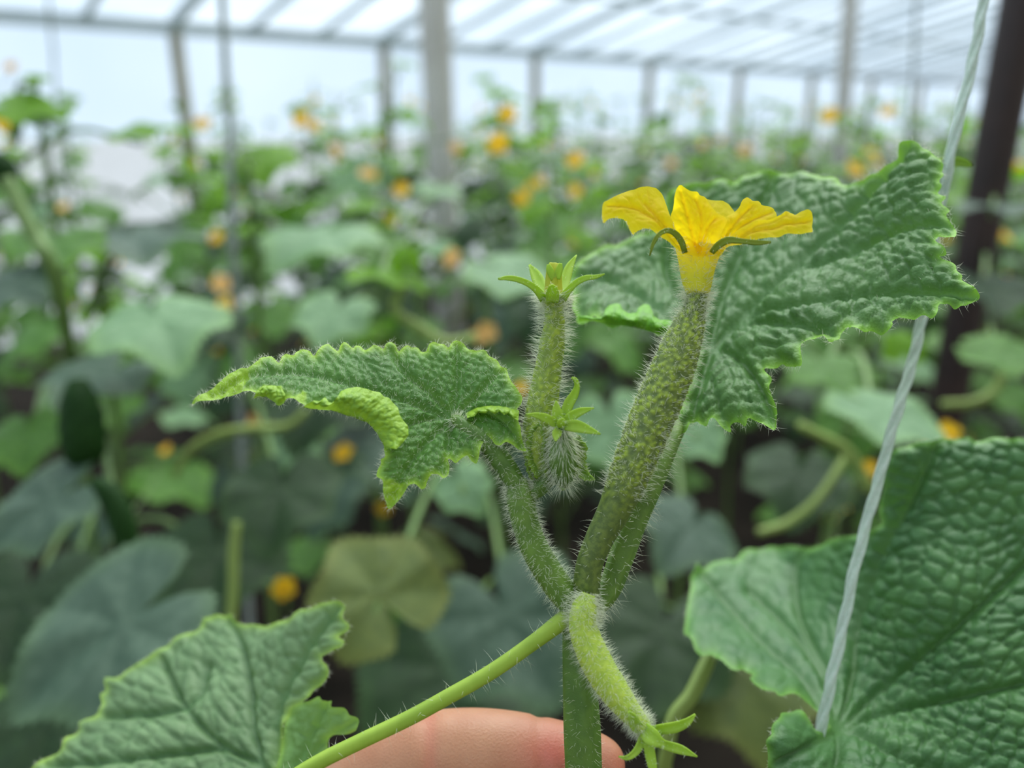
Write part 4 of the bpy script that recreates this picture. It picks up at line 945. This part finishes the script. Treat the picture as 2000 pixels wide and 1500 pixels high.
# ---- rows of plants filling the house
def make_plant(kind, seed, h, nleaf, nfl):
    r_ = random.Random(seed)
    t = thing('cucumber_plant', 'leafy cucumber plant with small yellow blossoms in the blurred rows behind', 'plant', (0, 0, 0), 'plants in the blurred rows')
    geos = []; ax = [np.array((.04 * math.sin(3 * u + seed), .04 * math.cos(2.3 * u + seed), h * u)) for u in np.linspace(0, 1, 9)]
    pos = catmull(ax, 24); V, F, *_ = tube_geo(pos, np.linspace(.007, .003, 24), 6); geos.append((V, F))
    items = []
    for i in range(nleaf):
        u = .34 + .66 * (i + r_.random() * .5) / nleaf; p = pos[min(23, int(u * 23))]; a = i * 2.4 + r_.uniform(-.5, .5)
        young = u > .80; L_ = r_.uniform(.08, .19) * (.5 if young else 1); S = r_.uniform(.13, .21) * (.5 if young else 1)
        d = np.array((math.cos(a), math.sin(a), 0)); e = p + d * L_ + [0, 0, r_.uniform(.02, .10) * (1 if not young else .7)]
        pv = catmull([p, p + d * L_ * .5 + [0, 0, .06 * (1 if not young else .5)], e], 7); V, F, *_ = tube_geo(pv, [.0026] * 7, 5); geos.append((V, F))
        tilt = r_.uniform(.1, .75); tip = d * math.cos(tilt) - np.array((0, 0, math.sin(tilt))); lat = np.cross(tip, (0, 0, 1)); lat /= np.linalg.norm(lat); nz = np.cross(lat, tip)
        mat = ('bg_bright' if r_.random() < .75 else 'bg_mid') if young else r_.choices(['bg_mid', 'bg_blue', 'bg_pale', 'bg_dark_shaded', 'bg_olive'], [5, 1.8, 1.2, 6, .6])[0]  # large share of dark leaves imitates shade inside the rows
        items.append(('leaf', r_.choice(LEAVES), mat, basis(lat, tip, nz, e, S)))
    for i in range(nfl):
        u = r_.uniform(.45, .98); p = pos[min(23, int(u * 23))]; a = r_.uniform(0, 6.28); d = np.array((math.cos(a), math.sin(a), .3)); d /= np.linalg.norm(d)
        e = p + d * r_.uniform(.03, .07); lat = np.cross(d, (0, 0, 1)); lat /= np.linalg.norm(lat)
        items.append(('blossom', FLOWER, 'blossom', basis(lat, np.cross(d, lat), d, e, r_.uniform(.028, .04))))
    V, F = join(geos); mk('stem', V, F, M['stem_far'], t, local=True)
    for n, me, mat, mw in items: put(n, me, mat, t, mw)
    return t
protos = [make_plant(0, 100 + k, h, 20, 3) for k, h in enumerate((1.30, 1.38, 1.24, 1.44, 1.34))]
far_protos = [make_plant(0, 200 + k, h, 11, 2) for k, h in enumerate((1.40, 1.50, 1.34))]; FU = set()
def dup(root, loc, rz, sc):
    r = root.copy(); COL.objects.link(r); r.location = loc; r.rotation_euler = (0, 0, rz); r.scale = (sc,) * 3
    for ch in list(root.children):
        c = ch.copy(); COL.objects.link(c); c.parent = r
    return r
spots = []
def proj(p, z):
    v = np.array([p[0], p[1], z]) - CAM; d = v @ FWD
    return (1000 + FPX * (v @ RGT) / d if d > .1 else 1e9), d
for row in range(0, 9):
    for i in range(-8, 34):
        p = E0 * [1, 1, 0] + NR * (.42 + row * .56) + DR * (-4 + i * .40) + np.array([random.uniform(-.07, .07), random.uniform(-.07, .07), 0])
        x, d = proj(p, 1.15)
        if d < 1.25 or d > 9.5 or x < -120 - 120 / d or x > 2120 + 120 / d: continue
        if 165 < x < 300 and 2.4 < d < 5.2: continue                   # an open lane on the left
        if abs(x - 860) < 80 and 2.6 < d < 3.4 or abs(x - 1650) < 75 and 5.0 < d < 6.2: continue
        spots.append((d, p, x, row))
spots.sort(key=lambda s: s[0]); spots = spots[:190]; print('in view', len(spots), spots[-1][0])
ORD = ['first', 'second', 'third', 'fourth', 'fifth', 'sixth', 'seventh', 'eighth', 'ninth', 'tenth']
def ordinal(n): return ORD[n] if n < 10 else '%d%s' % (n + 1, 'th' if (n + 1) % 10 not in (1, 2, 3) or n < 14 else ('st', 'nd', 'rd')[n % 10])
rank = {}
for row in range(9):
    for k, sp_ in enumerate(sorted([q for q in spots if q[3] == row], key=lambda q: q[2])): rank[id(sp_[1])] = k
ROWS = []; PM = {}
for i, (d, p, x, row) in enumerate(spots):
    t = (protos[i % 5] if i < 5 else dup(protos[i % 5], (0, 0, 0), 0, 1)) if d < 4.3 else far_protos[i % 3] if i % 3 not in FU else dup(far_protos[i % 3], (0, 0, 0), 0, 1)
    if d >= 4.3: FU.add(i % 3)
    rz = random.uniform(0, 6.28); s = random.uniform(.94, 1.07) * (1.0 if d > 2 else .9)
    t.location = (p[0], p[1], 0); t.rotation_euler = (0, 0, rz); t.scale = (s, s, s)
    t['label'] = 'blurred cucumber plant, %s from the left in the %s row from the film wall' % (ordinal(rank[id(p)]), ordinal(row))
    ROWS.append((t, p, d)); PM[t.name] = Matrix.Translation((p[0], p[1], 0)) @ Matrix.Rotation(rz, 4, 'Z') @ Matrix.Scale(s, 4)
# the same rows go on past both edges of the picture
for row in range(2, 9):
    for i in range(-12, 40):
        p = E0 * [1, 1, 0] + NR * (.42 + row * .56) + DR * (-5.6 + i * .40); x, d = proj(p, 1.15)
        if not .75 < d < 4.2 or not (-900 < x < -160 - 120 / d or 2160 + 120 / d < x < 2900): continue
        if (row + i) % 2: continue
        j = random.randrange(5); rz = random.uniform(0, 6.28); s = random.uniform(.9, 1.02)
        t = dup(protos[j], (p[0], p[1], 0), rz, s); PM[t.name] = Matrix.Translation((p[0], p[1], 0)) @ Matrix.Rotation(rz, 4, 'Z') @ Matrix.Scale(s, 4)
        side = 'left' if x < 0 else 'right'
        t['label'] = 'cucumber plant of the rows going on past the %s edge of the picture' % side; t['group'] = 'row plants past the %s edge' % side
print('row plants', len(spots))

# ---- blossoms that show as yellow dots, each on the nearest vine
def dot(px, py, size, real=.036, mat='blossom', d=None, tilt=None):
    d = d or real * FPX / size; c = P(px, py, d)
    cand = [(np.linalg.norm((np.array(t.location) - c)[:2]), t) for t, *_ in list(near.values())] + [(np.linalg.norm((p - c)[:2]), t) for t, p, dd in ROWS]
    dist, t = min(cand, key=lambda q: q[0])
    up = np.array((random.uniform(-.5, .5), -random.uniform(.3, .9), random.uniform(.2, .8))); up /= np.linalg.norm(up)
    lat = np.cross(up, (0, 0, 1)); lat /= np.linalg.norm(lat); S = size * d / FPX
    inv = PM.get(t.name, Matrix.Translation(t.location)).inverted()
    o = bpy.data.objects.new('blossom', FLOWER); COL.objects.link(o); o.material_slots[0].link = 'OBJECT'; o.material_slots[0].material = M[mat]
    o.parent = t; o.matrix_local = inv @ basis(lat, np.cross(up, lat), up, c, S)
    s0 = c - up * S * .3; s1 = np.array([t.location[0], t.location[1], max(.1, s0[2] - .05)])
    pos = catmull([s0, s0 * .6 + s1 * .4 + [0, 0, -.01], s1], 10); pos = np.array([(inv @ Vector(q))[:] for q in pos]); V, F, *_ = tube_geo(pos, [.0016] * 10, 5)
    mk('pedicel', V, F, M['stem_far'], t, local=True)
for a in ((10, 240, 44), (22, 132, 26, .03, 'blossom_wilt'), (397, 243, 34), (590, 236, 44), (612, 248, 34), (992, 225, 40), (975, 283, 50), (1125, 315, 40), (1125, 375, 30), (1018, 390, 34), (1052, 355, 26), (715, 340, 30, .03, 'blossom_wilt'), (785, 372, 34), (890, 290, 26, .03, 'blossom_wilt'), (1622, 228, 38), (1735, 220, 32),
          (1668, 332, 42), (1958, 462, 40), (123, 407, 30, .03, 'blossom_wilt'), (425, 465, 32), (430, 555, 40, .03, 'blossom_wilt'), (448, 597, 46), (497, 826, 40, .022, 'blossom_wilt'), (672, 886, 42, .022), (553, 1147, 48, .022), (950, 650, 44, .024, 'blossom_wilt'), (928, 660, 36, .02, 'blossom_wilt'), (1697, 918, 38, .022), (1642, 983, 36, .022),
          (1850, 848, 50, .022), (1815, 855, 36, .02), (1020, 760, 32, .022), (1455, 295, 26, .03, 'blossom_wilt'), (1990, 330, 26), (1865, 605, 34, .03, 'blossom_wilt'), (885, 505, 42, .025, 'blossom_wilt'), (655, 292, 24, .03, 'blossom_wilt'), (1700, 300, 24), (1310, 320, 22, .03, 'blossom_wilt'), (325, 880, 26, .02)): dot(*a)

# ---- grey support strings hanging from the roof
def hang(px0, px1, d0, d1, r, label):
    a, b = P(*px0, d0), P(*px1, d1); k = (b - a) / np.linalg.norm(b - a)
    top = a + (a - b) / abs((a - b)[2]) * (2.6 - a[2]); bot = b + (b - a) / abs((b - a)[2]) * max(.0, b[2] - .25)
    pos = catmull([top, a, (a + b) / 2 + [.003, 0, 0], b, bot], 40); V, F, *_ = tube_geo(pos, [r] * 40, 6)
    o = mk('support_string', V, F, M['string_far']); o['label'] = label; o['category'] = 'string'; o['group'] = 'support strings'
hang((434, 0), (455, 480), .95, .97, .0045, 'grey support string hanging beside the bright sprout leaf, left half')
hang((1790, 0), (1775, 260), 1.9, 1.95, .004, 'thin grey support string hanging left of the twine')
hang((95, 0), (110, 200), 2.2, 2.3, .004, 'thin grey support string at the far left above the bright leaves')
